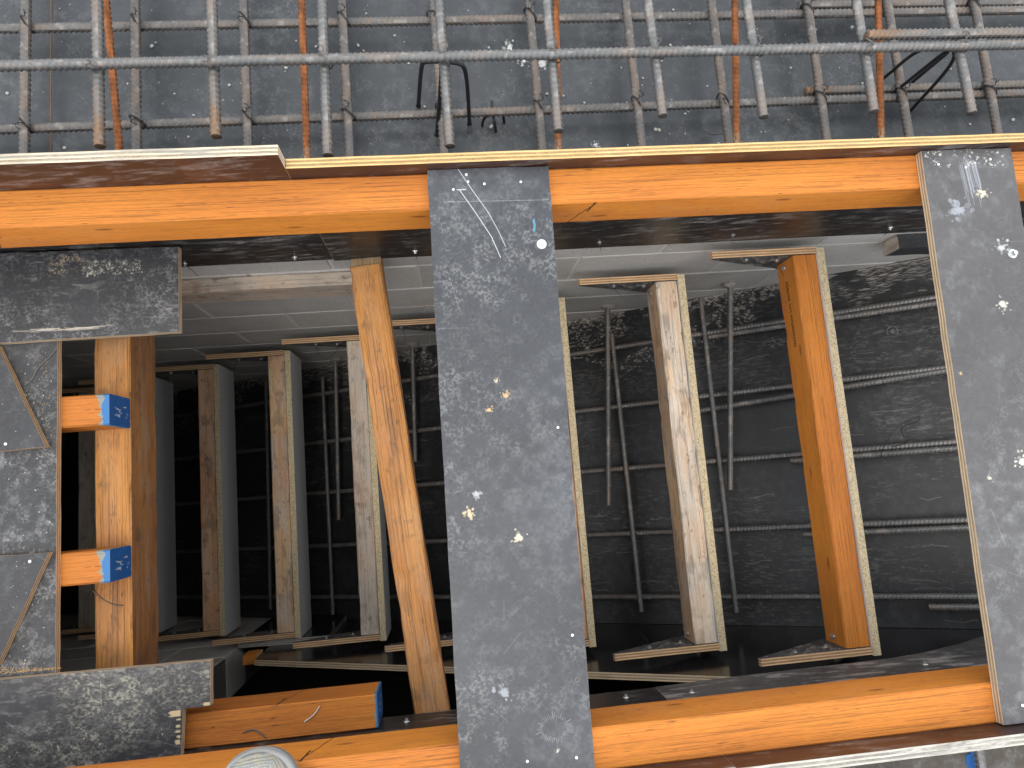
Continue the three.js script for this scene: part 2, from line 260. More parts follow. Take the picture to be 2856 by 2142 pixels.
// laminated veneer lumber: glue lines on the edge faces, open grain on the flat faces
const lvl = (c, o) => { const f = (u, v) => {
  const { lines = 1, dirt = 0, grey = 0, s = 1, dash = 1 } = o, y = v * 1000;
  const wob = 0.7 * fbm(u * 5, v * 30, 2, s), lam = fbm(u * 4, (y + wob) * 0.35, 2, s + 2), lam2 = mix(vn(u * 7, (y + wob) * 0.95, s + 5), vn(u * 12, (y + wob) * 1.9, s + 6), 0.6), fib = fbm(u * 80, y * 2.4, 2, s + 7), tone = fbm(u * 4, v * 18, 3, s + 9);
  let k = 0.86 + 0.44 * (tone - 0.5) + 0.22 * (fib - 0.5) * 2 - lines * 0.42 * sst(0.46, 0.72, lam2) * sst(0.3, 0.66, lam);
  if (dash) { const q = vn(u * 26, y * 0.8, s + 13); if (q > 0.9) k *= mix(1, 0.22, sst(0.9, 0.97, q) * sst(0.3, 0.6, vn(u * 120, y * 0.8, s + 15))); }
  let r = c[0] * k, g = c[1] * k * (0.9 + 0.2 * tone), b = c[2] * k;
  if (grey) { const a = clamp(grey * (0.35 + 0.9 * sst(0.3, 0.7, fbm(u * 9, v * 40, 4, s + 21)))), l = (0.34 * r + 0.5 * g + 0.16 * b) * 1.12; r = mix(r, l * 1.12, a); g = mix(g, l * 0.98, a); b = mix(b, l * 0.82, a); }
  if (dirt) { const a = dirt * (0.75 * sst(0.56, 0.74, fbm(u * 20, v * 45, 4, s + 23)) + 0.8 * sst(0.7, 0.8, fbm(u * 60, v * 90, 3, s + 25))), p = 0.35 * dirt * sst(0.6, 0.75, fbm(u * 8, v * 30, 3, s + 27)); r = mix(r, 0.07, a); g = mix(g, 0.05, a); b = mix(b, 0.035, a); r = mix(r, 0.5, p); g = mix(g, 0.42, p); b = mix(b, 0.32, p); }
  return [r, g, b];
}; return tex(1024, 256, 1.2, 0.1, (u, v) => { const a = f(u, v); if (u < 1.0) return a; const b = f(u - 1.2, v), w = (u - 1.0) / 0.2; return a.map((x, i) => mix(x, b[i], w)); }, o.draw); };
const ORANGE = [0.6, 0.2, 0.025];
T.lvlEdge = lvl(ORANGE, { lines: 0.95, s: 161 }); T.lvlFace = lvl([0.74, 0.255, 0.03], { draw: (g, P, k) => { for (const [x, y] of [[0.18, 0.03], [0.52, 0.07], [0.83, 0.04], [1.05, 0.065]]) { const [a, b] = P(x, y); for (let i = 7; i > 0; i--) { g.globalAlpha = 0.16; g.fillStyle = i % 2 ? '#5a2c08' : '#8a4a14'; g.beginPath(); g.ellipse(a + rr(-1, 1), b + rr(-2, 2), i * k * 0.0024, i * k * 0.0024, 0, 0, 7); g.fill(); } } g.globalAlpha = 1; }, lines: 0.35, s: 171, dash: 0.6, dirt: 0.12 });
const bluePaint = (reach, s) => (g, P, k) => { const edge = (d, ph) => { g.beginPath(); g.moveTo(...P(1.2, 0)); for (let i = 0; i <= 60; i++) { const v = i / 60 * 0.1; g.lineTo(...P(1.2 - d * (0.25 + 1.5 * fbm(v * 70 + ph, s, 4, 9)), v)); } g.lineTo(...P(1.2, 0.1)); g.fill(); }; g.globalAlpha = 0.55; g.fillStyle = '#5f9fd0'; edge(reach, 0); g.globalAlpha = 0.85; g.fillStyle = '#2a6cae'; edge(reach * 0.62, 3); g.globalAlpha = 1; };
T.lvlBlue = lvl(ORANGE, { lines: 0.9, s: 181, draw: bluePaint(0.021, 2) }); T.lvlBlueSide = lvl([0.7, 0.24, 0.03], { lines: 0.25, s: 186, draw: bluePaint(0.012, 5) }); T.lvlThin = lvl(ORANGE, { lines: 0.9, s: 188, draw: bluePaint(0.006, 8) });
T.oldEdge = lvl([0.54, 0.22, 0.045], { lines: 1.3, s: 191, dirt: 0.42, grey: 0.14 }); T.oldFace = lvl([0.4, 0.155, 0.032], { lines: 1.1, s: 201, dirt: 0.5, grey: 0.2 });
T.tanEdge = lvl([0.74, 0.42, 0.2], { lines: 0.7, s: 211, dirt: 0.45, grey: 0.62 }); T.paleEdge = lvl([0.85, 0.6, 0.38], { lines: 0.9, s: 221, dirt: 0.5, grey: 0.85 });
T.greyEdge = lvl([0.66, 0.48, 0.34], { lines: 0.7, s: 231, dirt: 0.4, grey: 0.95 }); T.brownEdge = lvl([0.76, 0.38, 0.17], { lines: 0.7, s: 241, dirt: 0.5, grey: 0.4 });
T.endGrain = tex(128, 128, 0.1, 0.1, (u, v) => { const n = vn(u * 300, v * 30, 251), f = fbm(u * 500, v * 500, 2, 252), k = 0.45 + 0.75 * n + 0.25 * f; return [0.6 * k, 0.42 * k, 0.24 * k]; });
T.chip = tex(1024, 64, 0.5, 0.02, (u, v) => { const q = worley(u * 620, v * 620, 261), f = fbm(u * 260, v * 260, 3, 262); let k = 0.82 + 0.3 * q[2]; if (q[2] < 0.1) k *= 0.45; k *= 0.8 + 0.4 * f; return [0.6 * k, 0.5 * k, 0.32 * k]; });
T.block = tex(512, 512, 0.42, 0.42, (u, v) => { const a = fbm(u * 7, v * 7, 4, 271), f = fbm(u * 260, v * 260, 3, 272), st = fbm(u * 10, v * 60, 3, 273), p = worley(u * 130, v * 130, 274); let k = 0.8 + 0.3 * a + 0.22 * (f - 0.5) + 0.1 * (st - 0.5); if (p[2] > 0.93 && p[0] < 0.25) k *= 0.7; return [0.56 * k, 0.55 * k, 0.525 * k]; });
const steelTex = (c, rust, s, end) => tex(512, 64, 1.4, 0.05, (u, v) => {
  const n = fbm(u * 30, v * 90, 4, s), f = fbm(u * 300, v * 300, 2, s + 3), big = fbm(u * 6, 1, 3, s + 5);
  let k = 0.7 + 0.45 * n + 0.3 * (f - 0.5), a = rust * sst(0.45, 0.7, n * 0.6 + big * 0.4); if (end) a = Math.max(a, clamp(1 - sst(0.0, 0.1, u + 0.12 * (n - 0.5))) * (0.25 + 0.55 * f));
  const d = sst(0.62, 0.8, fbm(u * 60, v * 60, 3, s + 8)) * 0.35; return [mix(mix(c[0] * k, 0.3 * k, a), 0.42, d), mix(mix(c[1] * k, 0.14 * k, a), 0.41, d), mix(mix(c[2] * k, 0.04 * k, a), 0.39, d)];
});
T.steel = steelTex([0.165, 0.168, 0.168], 0.16, 281); T.steelEnd = steelTex([0.165, 0.165, 0.16], 0.2, 286, true); T.steelBrown = steelTex([0.155, 0.148, 0.142], 0.2, 291);
T.rust = tex(512, 64, 1.4, 0.05, (u, v) => { const n = fbm(u * 40, v * 90, 4, 301), f = fbm(u * 300, v * 300, 2, 302), k = 0.2 + 1.5 * n, d = sst(0.5, 0.62, fbm(u * 5, 2, 3, 304)) * sst(0.42, 0.55, f) * 0.6; return [mix(0.215 * k, 0.4, d), mix(0.072 * k, 0.33, d), mix(0.02 * k, 0.24, d)]; });

const film_ = (t, rough = 0.42, o = {}) => mapped(t, { roughness: rough, ...o });
const MAT = {
  bridge: film_(T.bridge, 0.44), bridge2: film_(T.bridge2, 0.52), worn: film_(T.worn, 0.5), notch: film_(T.notch, 0.55), panel: film_(T.panel, 0.5), scrap: film_(T.scrap, 0.5), deck: film_(T.deck, 0.4), soffit: film_(T.soffit, 0.42), mud: film_(T.mud, 0.8), brownFilm: film_(T.brownFilm, 0.4), shadedFilm: film_(T.shadedFilm, 0.4), dustyFilm: film_(T.dustyFilm, 0.6),
  glossFilm: M({ color: new THREE.Color().setRGB(0.014, 0.014, 0.016), roughness: 0.16 }),
  plyFresh: mapped(T.plyFresh, { roughness: 0.9, bumpMap: T.plyFresh, bumpScale: 0.0006 }), plyBrown: mapped(T.plyBrown, { roughness: 0.9, bumpMap: T.plyBrown, bumpScale: 0.0006 }), plyPale: mapped(T.plyPale, { roughness: 0.95 }), plyDull: mapped(T.plyDull, { roughness: 0.9, bumpMap: T.plyDull, bumpScale: 0.0006 }), plyCement: mapped(T.plyCement, { roughness: 0.9 }),
  melamine: M({ color: new THREE.Color().setRGB(0.78, 0.79, 0.78), roughness: 0.4 }), chip: mapped(T.chip, { roughness: 0.95, bumpMap: T.chip, bumpScale: 0.0006 }),
  end: mapped(T.endGrain, { roughness: 0.95 }), block: mapped(T.block, { roughness: 0.97, bumpMap: T.block, bumpScale: 0.0012 }), mortar: M({ color: new THREE.Color().setRGB(0.6, 0.6, 0.58), roughness: 1 }),
  steel: mapped(T.steel, { roughness: 0.5, metalness: 0.45 }), steelEnd: mapped(T.steelEnd, { roughness: 0.55, metalness: 0.4 }), steelBrown: mapped(T.steelBrown, { roughness: 0.62, metalness: 0.3 }), rust: mapped(T.rust, { roughness: 0.9 }),
  wire: M({ color: new THREE.Color().setRGB(0.16, 0.15, 0.14), roughness: 0.5, metalness: 0.6 }), blackWire: M({ color: new THREE.Color().setRGB(0.035, 0.035, 0.04), roughness: 0.45, metalness: 0.5 }), zinc: M({ color: new THREE.Color().setRGB(0.62, 0.63, 0.63), roughness: 0.3, metalness: 0.9 }), nail: M({ color: new THREE.Color().setRGB(0.7, 0.7, 0.68), roughness: 0.35, metalness: 0.6 }),
  plastic: M({ color: new THREE.Color().setRGB(0.2, 0.21, 0.22), roughness: 0.5 }), crumb: M({ color: new THREE.Color().setRGB(0.4, 0.4, 0.38), roughness: 1 }), cement: M({ color: new THREE.Color().setRGB(0.26, 0.24, 0.23), roughness: 1 }),
};
T.blueEnd = tex(128, 128, 1, 1, (u, v) => { const n = fbm(u * 6, v * 6, 3, 311), q = fbm(u * 9, v * 5, 5, 313), k = 0.85 + 0.3 * n, a = sst(0.64, 0.72, q) * sst(0.46, 0.6, fbm(u * 3, v * 3, 2, 315)); return [mix(0.012 * k, 0.45, a), mix(0.1 * k, 0.48, a), mix(0.32 * k, 0.55, a)]; });
MAT.blueEnd = mapped(T.blueEnd, { roughness: 0.45 });
const wood = (a, b, bump = 0.0007) => [mapped(a, { roughness: 0.72, bumpMap: a, bumpScale: bump }), mapped(b, { roughness: 0.72, bumpMap: b, bumpScale: bump }), MAT.end];
MAT.lvl = wood(T.lvlEdge, T.lvlFace); MAT.lvlBlue = [...wood(T.lvlBlue, T.lvlBlueSide).slice(0, 2), MAT.blueEnd]; MAT.lvlThin = [...wood(T.lvlThin, T.lvlThin).slice(0, 2), MAT.blueEnd]; MAT.old = wood(T.oldEdge, T.oldFace, 0.0012); MAT.tan = wood(T.tanEdge, T.oldFace, 0.001); MAT.pale = wood(T.paleEdge, T.tanEdge, 0.0016); MAT.grey = wood(T.greyEdge, T.greyEdge, 0.0014); MAT.brown = wood(T.brownEdge, T.oldFace, 0.001);

// uv of a flat sheet from world x, z; of an upright one from x, D
const uvF = (x0, z1, m) => (x, z) => [(x - x0) / m.userData.mw, (z1 - z) / m.userData.mh];
const uvU = (x0, D1, m) => (x, D) => [(x - x0) / m.userData.mw, (D1 - D) / m.userData.mh];

// ------------------------------------------------------------ the setting
{
  const g = new THREE.PlaneGeometry(120, 120).rotateX(-Math.PI / 2);
  thing(new THREE.Mesh(g, M({ color: new THREE.Color().setRGB(0.16, 0.155, 0.145), roughness: 1 })), 'ground', 'grey concrete floor of the lower storey', 'ground', { kind: 'structure', fix: false });
}
const DECK = 1.43;
function deckSheet(parent, x0, x1, z0, z1, m) { part('deck_sheet', sheet([[x0, z0], [x1, z0], [x1, z1], [x0, z1]], DECK + 0.017, DECK, flat, { faceUV: (x, z) => [(x + 0.755) / m.userData.mw, (z + 1.7) / m.userData.mh], step: 0.2 }), [m, m, MAT.plyFresh], parent); }
{
  const far = new THREE.Group();
  deckSheet(far, -2.6, -0.7605, -1.75, -0.5535, MAT.deck); deckSheet(far, -0.7585, 1.64, -1.75, -0.5535, MAT.deck); deckSheet(far, 1.642, 2.9, -1.75, -0.5535, MAT.deck);
  deckSheet(far, -2.6, 2.9, -2.9, -1.752, MAT.deck);
  thing(far, 'slab_deck', 'dark plywood deck under the reinforcing mats beyond the stair opening', 'deck', { kind: 'structure' });
  const near = new THREE.Group(); deckSheet(near, -2.6, 2.9, 0.4845, 2.2, MAT.mud); { const pl = [], c = [1.004, 0.625]; for (let i = 0; i < 22; i++) { const a = i / 22 * 6.283, q = 0.017 * rr(0.5, 1.3); pl.push([c[0] + Math.cos(a) * q, c[1] + Math.sin(a) * q * 1.6]); } part('paint_mark', sheet(pl, DECK - 0.0005, DECK - 0.0015, flat), [MAT.blueEnd, MAT.blueEnd, MAT.blueEnd], near); };
  thing(near, 'slab_deck', 'dark plywood deck behind the cement splashed edge form', 'deck', { kind: 'structure' });
  const ends = new THREE.Group(); deckSheet(ends, -2.6, -1.62, -0.552, 0.4825, MAT.deck); deckSheet(ends, 1.95, 2.9, -0.552, 0.4825, MAT.deck);
  thing(ends, 'slab_deck', 'dark plywood deck closing both ends of the stair opening', 'deck', { kind: 'structure' });
}
// unseen walls added below the decks to keep sky light out of the opening
for (const [w, d, x, z, l] of [[5.5, 0.2, 0.15, 2.1, 'unseen wall added below the near deck to keep the opening dark'], [0.2, 5, -2.5, -0.4, 'unseen wall added at the foot of the stair to keep the opening dark'], [0.2, 5, 2.8, -0.4, 'unseen wall added behind the stair head to keep the opening dark'], [5.5, 0.2, 0.15, -2.8, 'unseen wall added under the far deck to keep the opening dark']]) {
  const h = CAM - DECK - 0.017; const m = new THREE.Mesh(new THREE.BoxGeometry(w, h, d).translate(x, h / 2, z), MAT.cement); thing(m, 'added_dark_wall', l, 'wall', { kind: 'structure' });
}
// block walls: each block a piece, mortar flush behind
function blockShape(L, h, t) {
  const g = new Geo(), c = 0.0025, X = L / 2, Y = h / 2, Z = t / 2, v = (x, y, z) => new THREE.Vector3(x, y, z), u = rr(0, 1), w = rr(0, 1);
  for (const s of [1, -1]) {
    const f = [v(-X + c, -Y + c, s * Z), v(X - c, -Y + c, s * Z), v(X - c, Y - c, s * Z), v(-X + c, Y - c, s * Z)], b = [v(-X, -Y, s * (Z - c)), v(X, -Y, s * (Z - c)), v(X, Y, s * (Z - c)), v(-X, Y, s * (Z - c))];
    const uv = (p) => [p.x / 0.42 + u, p.y / 0.42 + w];
    g.quad(...f, ...f.map(uv), v(0, 0, s));
    for (let i = 0; i < 4; i++) { const j = (i + 1) % 4, o = f[i].clone().add(f[j]); o.z = s * 0.05; g.quad(f[i], f[j], b[j], b[i], uv(f[i]), uv(f[j]), uv(b[j]), uv(b[i]), o); }
  }
  const q = (a, b, d, e, n, k) => g.quad(a, b, d, e, ...[a, b, d, e].map((p) => [(k ? p.x : p.z) / 0.42 + u, (k === 2 ? p.z : p.y) / 0.42 + w]), n);
  const zc = Z - c;
  q(v(X, -Y, -zc), v(X, -Y, zc), v(X, Y, zc), v(X, Y, -zc), v(1, 0, 0), 0); q(v(-X, -Y, -zc), v(-X, -Y, zc), v(-X, Y, zc), v(-X, Y, -zc), v(-1, 0, 0), 0);
  q(v(-X, Y, -zc), v(X, Y, -zc), v(X, Y, zc), v(-X, Y, zc), v(0, 1, 0), 2); q(v(-X, -Y, -zc), v(X, -Y, -zc), v(X, -Y, zc), v(-X, -Y, zc), v(0, -1, 0), 2);
  return g.build();
}
const blockMats = [0.86, 0.95, 1.0, 1.06].map((k) => { const m = MAT.block.clone(); m.userData = MAT.block.userData; m.color.setScalar(k); return m; });
function blockWall(label, x0, x1, z0, z1, top, firstD, startX, lastD) {
  const g = new THREE.Group(), zc = (z0 + z1) / 2, t = z1 - z0, shapes = new Map(), P = 0.42, C = 0.208;
  part('mortar', new THREE.BoxGeometry(x1 - x0 - 0.008, CAM - top - 0.002, t - 0.005).translate((x0 + x1) / 2, (CAM - top) / 2, zc), MAT.mortar, g);
  let row = 0;
  for (let D = firstD; D < lastD; D += C, row++) {
    const dt = Math.max(D, top), h = D + C - dt - 0.008; if (h < 0.02) continue;
    for (let x = startX + (row % 2 ? P / 2 : 0) - P * 12; x < x1; x += P) {
      const a = Math.max(x, x0), b = Math.min(x + P, x1), L = b - a - 0.008; if (L < 0.03) continue;
      const key = [L.toFixed(3), h.toFixed(3), Math.floor(rnd() * 2)].join(); if (!shapes.has(key)) shapes.set(key, blockShape(L, h, t));
      const m = part('block', shapes.get(key), blockMats[Math.floor(rnd() * 4)], g); m.position.set((a + b) / 2, CAM - dt - 0.004 - h / 2, zc + rr(-0.0012, 0.0012));
    }
  }
  return thing(g, 'block_wall', label, 'wall');
}
blockWall('long grey concrete block wall rising behind the stair risers', -2.3, 2.4, -0.743, -0.553, DECK + 0.018, 1.547 - 0.0, -0.257, 3.9);
blockWall('short grey block wall ending beside the foot of the stair side form', -2.3, -0.765, 0.5, 0.64, DECK + 0.018, 1.449, -0.765, 3.9);

// ------------------------------------------------------------ the slab edge forms and their beams
const plank17 = 0.017;
function edgeForm(poly, z0, z1, edge, u0, low = MAT.shadedFilm) { // one sheet split behind the beam; default lower film is darkened with the beam's shade
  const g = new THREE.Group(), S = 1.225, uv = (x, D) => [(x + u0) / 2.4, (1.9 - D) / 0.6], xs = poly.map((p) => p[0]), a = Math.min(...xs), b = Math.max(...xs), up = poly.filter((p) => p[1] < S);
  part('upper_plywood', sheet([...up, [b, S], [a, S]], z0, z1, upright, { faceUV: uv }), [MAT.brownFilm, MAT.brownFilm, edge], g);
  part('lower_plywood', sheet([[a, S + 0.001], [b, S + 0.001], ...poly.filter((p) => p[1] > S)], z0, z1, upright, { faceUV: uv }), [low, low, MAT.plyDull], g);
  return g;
}
// hex washer head screw, head towards +y
const hexHead = (() => { const a = new THREE.CylinderGeometry(0.0068, 0.0074, 0.0016, 20), b = new THREE.CylinderGeometry(0.0036, 0.0041, 0.0052, 6).translate(0, 0.0033, 0); return mergeGeometries([a, b]); })();
const nailHead = new THREE.CylinderGeometry(0.0019, 0.0021, 0.0022, 12);
function screw(parent, x, D, z, nx, ny, nz, k = 1, g = hexHead, m = MAT.zinc, name = 'screw') {
  const o = part(name, g, m, parent); o.position.copy(V(x, D, z)); o.quaternion.setFromUnitVectors(new THREE.Vector3(0, 1, 0), new THREE.Vector3(nx, ny, nz).normalize()); o.rotateY(rr(0, 1)); o.scale.setScalar(k); return o;
}
const tail = (parent, x, D, z, dx, dy, dz) => part('swarf', tube([V(x, D, z), V(x + dx * 0.5 + 0.002, D - dy * 0.5, z + dz * 0.6), V(x + dx, D - dy, z + dz)], 0.0007, 5), MAT.blackWire, parent);
{
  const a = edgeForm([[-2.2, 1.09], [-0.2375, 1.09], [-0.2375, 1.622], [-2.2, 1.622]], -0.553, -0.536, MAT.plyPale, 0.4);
  screw(a, -0.563, 1.601, -0.536, 0, 0, 1); screw(a, -0.319, 1.596, -0.536, 0, 0, 1); tail(a, -0.56, 1.602, -0.533, 0.02, -0.02, 0.02);
  thing(a, 'edge_form', 'brown edge form with a pale cement splashed top, the taller one by the rebar', 'edge form');
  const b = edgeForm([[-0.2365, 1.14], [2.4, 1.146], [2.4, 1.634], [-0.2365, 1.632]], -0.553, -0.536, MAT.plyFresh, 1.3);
  for (const [x, D] of [[-0.047, 1.592], [0.386, 1.593], [0.71, 1.587], [1.112, 1.59]]) { screw(b, x, D, -0.536, rr(-0.2, 0.2), rr(-0.2, 0.2), 1); tail(b, x, D, -0.533, rr(-0.02, 0.02), -0.015, 0.012); }
  thing(b, 'edge_form', 'long brown film plywood edge form with a fresh yellow top edge below the rebar', 'edge form');
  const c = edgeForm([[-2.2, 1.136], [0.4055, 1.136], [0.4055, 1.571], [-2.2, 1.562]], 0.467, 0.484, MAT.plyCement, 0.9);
  screw(c, -0.122, 1.529, 0.467, 0, 0, -1); screw(c, 0.331, 1.527, 0.467, 0, 0, -1);
  thing(c, 'edge_form', 'dark film plywood edge form beside the blue ended timber', 'edge form');
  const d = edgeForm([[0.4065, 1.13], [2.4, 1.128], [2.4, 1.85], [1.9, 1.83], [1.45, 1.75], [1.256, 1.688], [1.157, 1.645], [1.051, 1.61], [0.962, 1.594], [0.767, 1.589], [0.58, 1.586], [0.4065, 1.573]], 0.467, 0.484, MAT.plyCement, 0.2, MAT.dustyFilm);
  screw(d, 0.467, 1.513, 0.467, 0, 0, -1); screw(d, 0.992, 1.526, 0.467, 0, 0, -1);
  thing(d, 'edge_form', 'brown film plywood edge form with thick grey cement along its top edge', 'edge form');
}
const solid = (g, m) => new THREE.Mesh(g, m);
const BEAM = 1.18;
thing(solid(timber(V(-2.2, BEAM + 0.0475, -0.5035), V(2.4, BEAM + 0.0475, -0.5035), 0.065, 0.095, { wear: 0.0004 }), MAT.lvl), 'formwork_beam', 'bright orange laminated beam against the edge form beside the rebar mats', 'timber beam');
thing(solid(timber(V(-2.2, BEAM + 0.0475, 0.4345), V(2.4, BEAM + 0.0475, 0.4345), 0.065, 0.095, { wear: 0.0004 }), MAT.lvl), 'formwork_beam', 'bright orange laminated beam the boot toe rests on', 'timber beam');

// ------------------------------------------------------------ boards laid across the opening
const TOP = BEAM - plank17;
{
  const g = new THREE.Group(), m = MAT.bridge;
  part('plywood', sheet([[-0.005, -0.5345], [0.205, -0.533], [0.1925, 0.4645], [-0.0165, 0.4645]], BEAM - 0.0005, TOP, flat, { faceUV: uvF(-0.02, 0.48, m) }), [m, m, MAT.plyDull], g);
  screw(g, 0.181, TOP, -0.393, 0, 1, 0, 1.25);
  for (const [x, z] of [[0.091, -0.505], [0.154, -0.506], [0.037, -0.497], [0.061, -0.523], [0.063, -0.51], [0.181, -0.078], [0.175, 0.253], [0.088, 0.433], [0.165, 0.436]]) screw(g, x, TOP - 0.0008, z, rr(-0.2, 0.2), 1, rr(-0.2, 0.2), 1.15, nailHead, MAT.nail, 'nail');
  part('screw_hole', new THREE.TorusGeometry(0.0034, 0.0014, 6, 14).rotateX(Math.PI / 2), MAT.wire, g).position.copy(V(0.177, TOP, 0.321));
  thing(g, 'plywood_plank', 'smooth blue grey film plywood plank bridging the opening, curved scratches at one end', 'plank');
  const h = new THREE.Group(), n = MAT.bridge2;
  part('plywood', sheet([[0.897, -0.535], [1.074, -0.534], [1.054, 0.4645], [0.8765, 0.4645]], BEAM - 0.0005, TOP, flat, { faceUV: uvF(0.86, 0.48, n) }), [n, n, MAT.plyDull], h);
  screw(h, 1.04, TOP, -0.332, 0.1, 1, 0, 1.25);
  for (const [x, z] of [[0.925, -0.507], [0.977, -0.499], [1.028, -0.513], [0.914, 0.437]]) screw(h, x, TOP - 0.0008, z, rr(-0.3, 0.3), 1, rr(-0.3, 0.3), 1.2, nailHead, MAT.nail, 'nail');
  thing(h, 'plywood_plank', 'dusty grey plywood plank bridging the opening, white smears and one washer bolt', 'plank');
}
const SHELF = 1.483; // top of the platform sheet
{
  const m = MAT.panel;
  thing(solid(sheet([[-1.7, -0.53], [-0.772, -0.53], [-0.7725, 0.462], [-1.7, 0.462]], SHELF + plank17, SHELF, flat, { faceUV: uvF(-0.87, 0.4, m) }), [m, m, MAT.plyBrown]), 'platform_sheet', 'speckled black plywood sheet lying on the blue ended joists', 'plywood sheet');
  const w = MAT.worn, D = SHELF - plank17;
  thing(solid(sheet([[-1.15, -0.5345], [-0.527, -0.528], [-0.5285, -0.349], [-1.15, -0.346]], SHELF - 0.0004, D, flat, { faceUV: uvF(-1.0, -0.335, w) }), [w, w, MAT.plyDull]), 'plywood_offcut', 'weathered black plywood board with a cement smear, against the rebar side edge form', 'plywood board');
  const n = MAT.notch;
  thing(solid(sheet([[-1.15, 0.293], [-0.4815, 0.2985], [-0.483, 0.381], [-0.5335, 0.381], [-0.539, 0.4655], [-1.15, 0.4655]], SHELF - 0.0004, D, flat, { faceUV: uvF(-1.0, 0.48, n) }), [n, n, MAT.plyDull]), 'plywood_offcut', 'scuffed plywood board with a notched corner over the blue ended timber', 'plywood board');
  const s = MAT.scrap;
  thing(solid(sheet([[-1.05, -0.343], [-0.877, -0.343], [-0.784, -0.134], [-1.05, -0.129]], SHELF - 0.0004, D, flat, { faceUV: uvF(-1.05, 0, s), rough: 0.0012 }), [s, s, MAT.plyBrown]), 'plywood_wedge', 'black plywood wedge beside the cement smeared board, one nail near its tip', 'plywood wedge');
  thing(solid(sheet([[-1.05, 0.064], [-0.777, 0.07], [-0.868, 0.27], [-1.05, 0.27]], SHELF - 0.0004, D, flat, { faceUV: uvF(-1.05, 0.4, s), rough: 0.0012 }), [s, s, MAT.plyBrown]), 'plywood_wedge', 'black plywood wedge beside the notched board, one nail near its corner', 'plywood wedge');
  const nl = [[-0.857, -0.145], [-0.81, 0.083]]; // nails of the wedges
  nl.forEach(([x, z], i) => { const o = scene.children.filter((c) => c.name.startsWith('plywood_wedge'))[i]; const k = part('nail', nailHead, MAT.nail, o); k.position.copy(V(x, D - 0.0008, z)).sub(o.position); k.scale.setScalar(1.5); shade(o); });
}
// joists and timbers of the platform
const SHELF_B = SHELF + plank17;
function blueJoist(label, x0, z, y0) { return thing(solid(timber(V(x0, SHELF_B + 0.0475, z), V(-0.68, SHELF_B + 0.0475, z), 0.064, 0.095, { off: 1.2 - (-0.68 - x0), c: 0.003 }), MAT.lvlBlue), 'joist', label, 'timber joist', {}); }
blueJoist('orange joist with a blue painted end, towards the rebar side', -1.7, -0.205);
blueJoist('orange joist with a blue painted end, towards the boot side', -1.7, 0.107);
thing(solid(timber(V(-1.7, SHELF_B + 0.0475, 0.4335), V(-0.175, SHELF_B + 0.0475, 0.4335), 0.064, 0.095, { off: 2.4 - 1.525, c: 0.002 }), MAT.lvlThin), 'formwork_timber', 'long orange timber with a blue end lying beside the beam under the boot', 'timber');
thing(solid(timber(V(-0.718, SHELF_B + 0.095 + 0.07, -0.552), V(-0.718, SHELF_B + 0.095 + 0.07, 0.4995), 0.076, 0.14, { wear: 0.0022, c: 0.004 }), MAT.old), 'cross_timber', 'heavy stained orange timber carrying the two blue ended joists', 'timber');
thing(solid(timber(V(-0.1665, 1.648, -0.553), V(-0.072, 1.648, 0.499), 0.074, 0.096, { wear: 0.0022, c: 0.004, bevel: 0.042 }), MAT.old), 'strut', 'worn orange strut wedged slantwise between the two sides of the opening', 'timber strut');
thing(solid(timber(V(-1.6, 1.823, -0.5345), V(-0.19, 1.818, -0.5345), 0.036, 0.105, { wear: 0.0012 }), MAT.grey), 'wall_plate', 'greyed timber plate fixed flat along the block wall', 'timber');
thing(solid(timber(V(1.2, 1.725, -0.532), V(1.5, 1.722, -0.532), 0.04, 0.07, { wear: 0.002 }), [MAT.scrap, MAT.scrap, MAT.grey[0]]), 'packing_block', 'short dark packing block on the block wall beside the dusty plank', 'timber block');

// ------------------------------------------------------------ stair: soffit, side form, risers
const sof = (x, z, t) => new THREE.Vector3(x, CAM - (2.745 - 0.6 * x - 0.08 * z) + t, z);
{
  const g = new THREE.Group(), m = MAT.soffit;
  const uv = (x0) => (x, z) => [((x - x0) * 1.166) / m.userData.mw, (0.535 - z) / m.userData.mh];
  for (const [a, b, o] of [[-2.1, -0.36, -2.3], [-0.358, 1.95, -0.36]]) part('soffit_sheet', sheet([[a, -0.5525], [b, -0.5525], [b, 0.499], [a, 0.499]], -0.017, 0, sof, { faceUV: uv(o), step: 0.15 }), [m, m, MAT.plyBrown], g);
  thing(g, 'soffit_form', 'sloping black plywood bed under the stair reinforcement, cement smeared along the wall', 'formwork');
  const s = new THREE.Group();
  part('plywood', sheet([[-0.655, 2.402], [1.9, 0.99 + 0.02], [1.9, 1.75], [-0.655, 3.3]].map(([x, D], i) => i === 1 ? [1.55, 1.19] : i === 2 ? [1.55, 1.95] : [x, D]), 0.5, 0.517, upright, {}), [MAT.glossFilm, MAT.glossFilm, MAT.plyDull], s);
  thing(s, 'side_form', 'glossy black plywood side form sloping along the open side of the stair', 'formwork');
  thing(solid(sheet([[-0.764, 2.606], [-0.45, 2.585], [-0.45, 3.1], [-0.764, 3.2]], 0.482, 0.4995, upright, {}), [MAT.glossFilm, MAT.glossFilm, MAT.plyCement]), 'plywood_filler', 'small plywood filler piece with a blue stained edge beside the short block wall', 'plywood piece');
  thing(solid(timber(V(-0.70, 2.475, 0.507), V(-0.657, 2.475, 0.507), 0.03, 0.08, {}), MAT.lvl), 'packer', 'short orange timber packer at the lower end of the glossy side form', 'timber block');
}
const RX = 0.963, GO = 0.3055, RI = 0.1812;
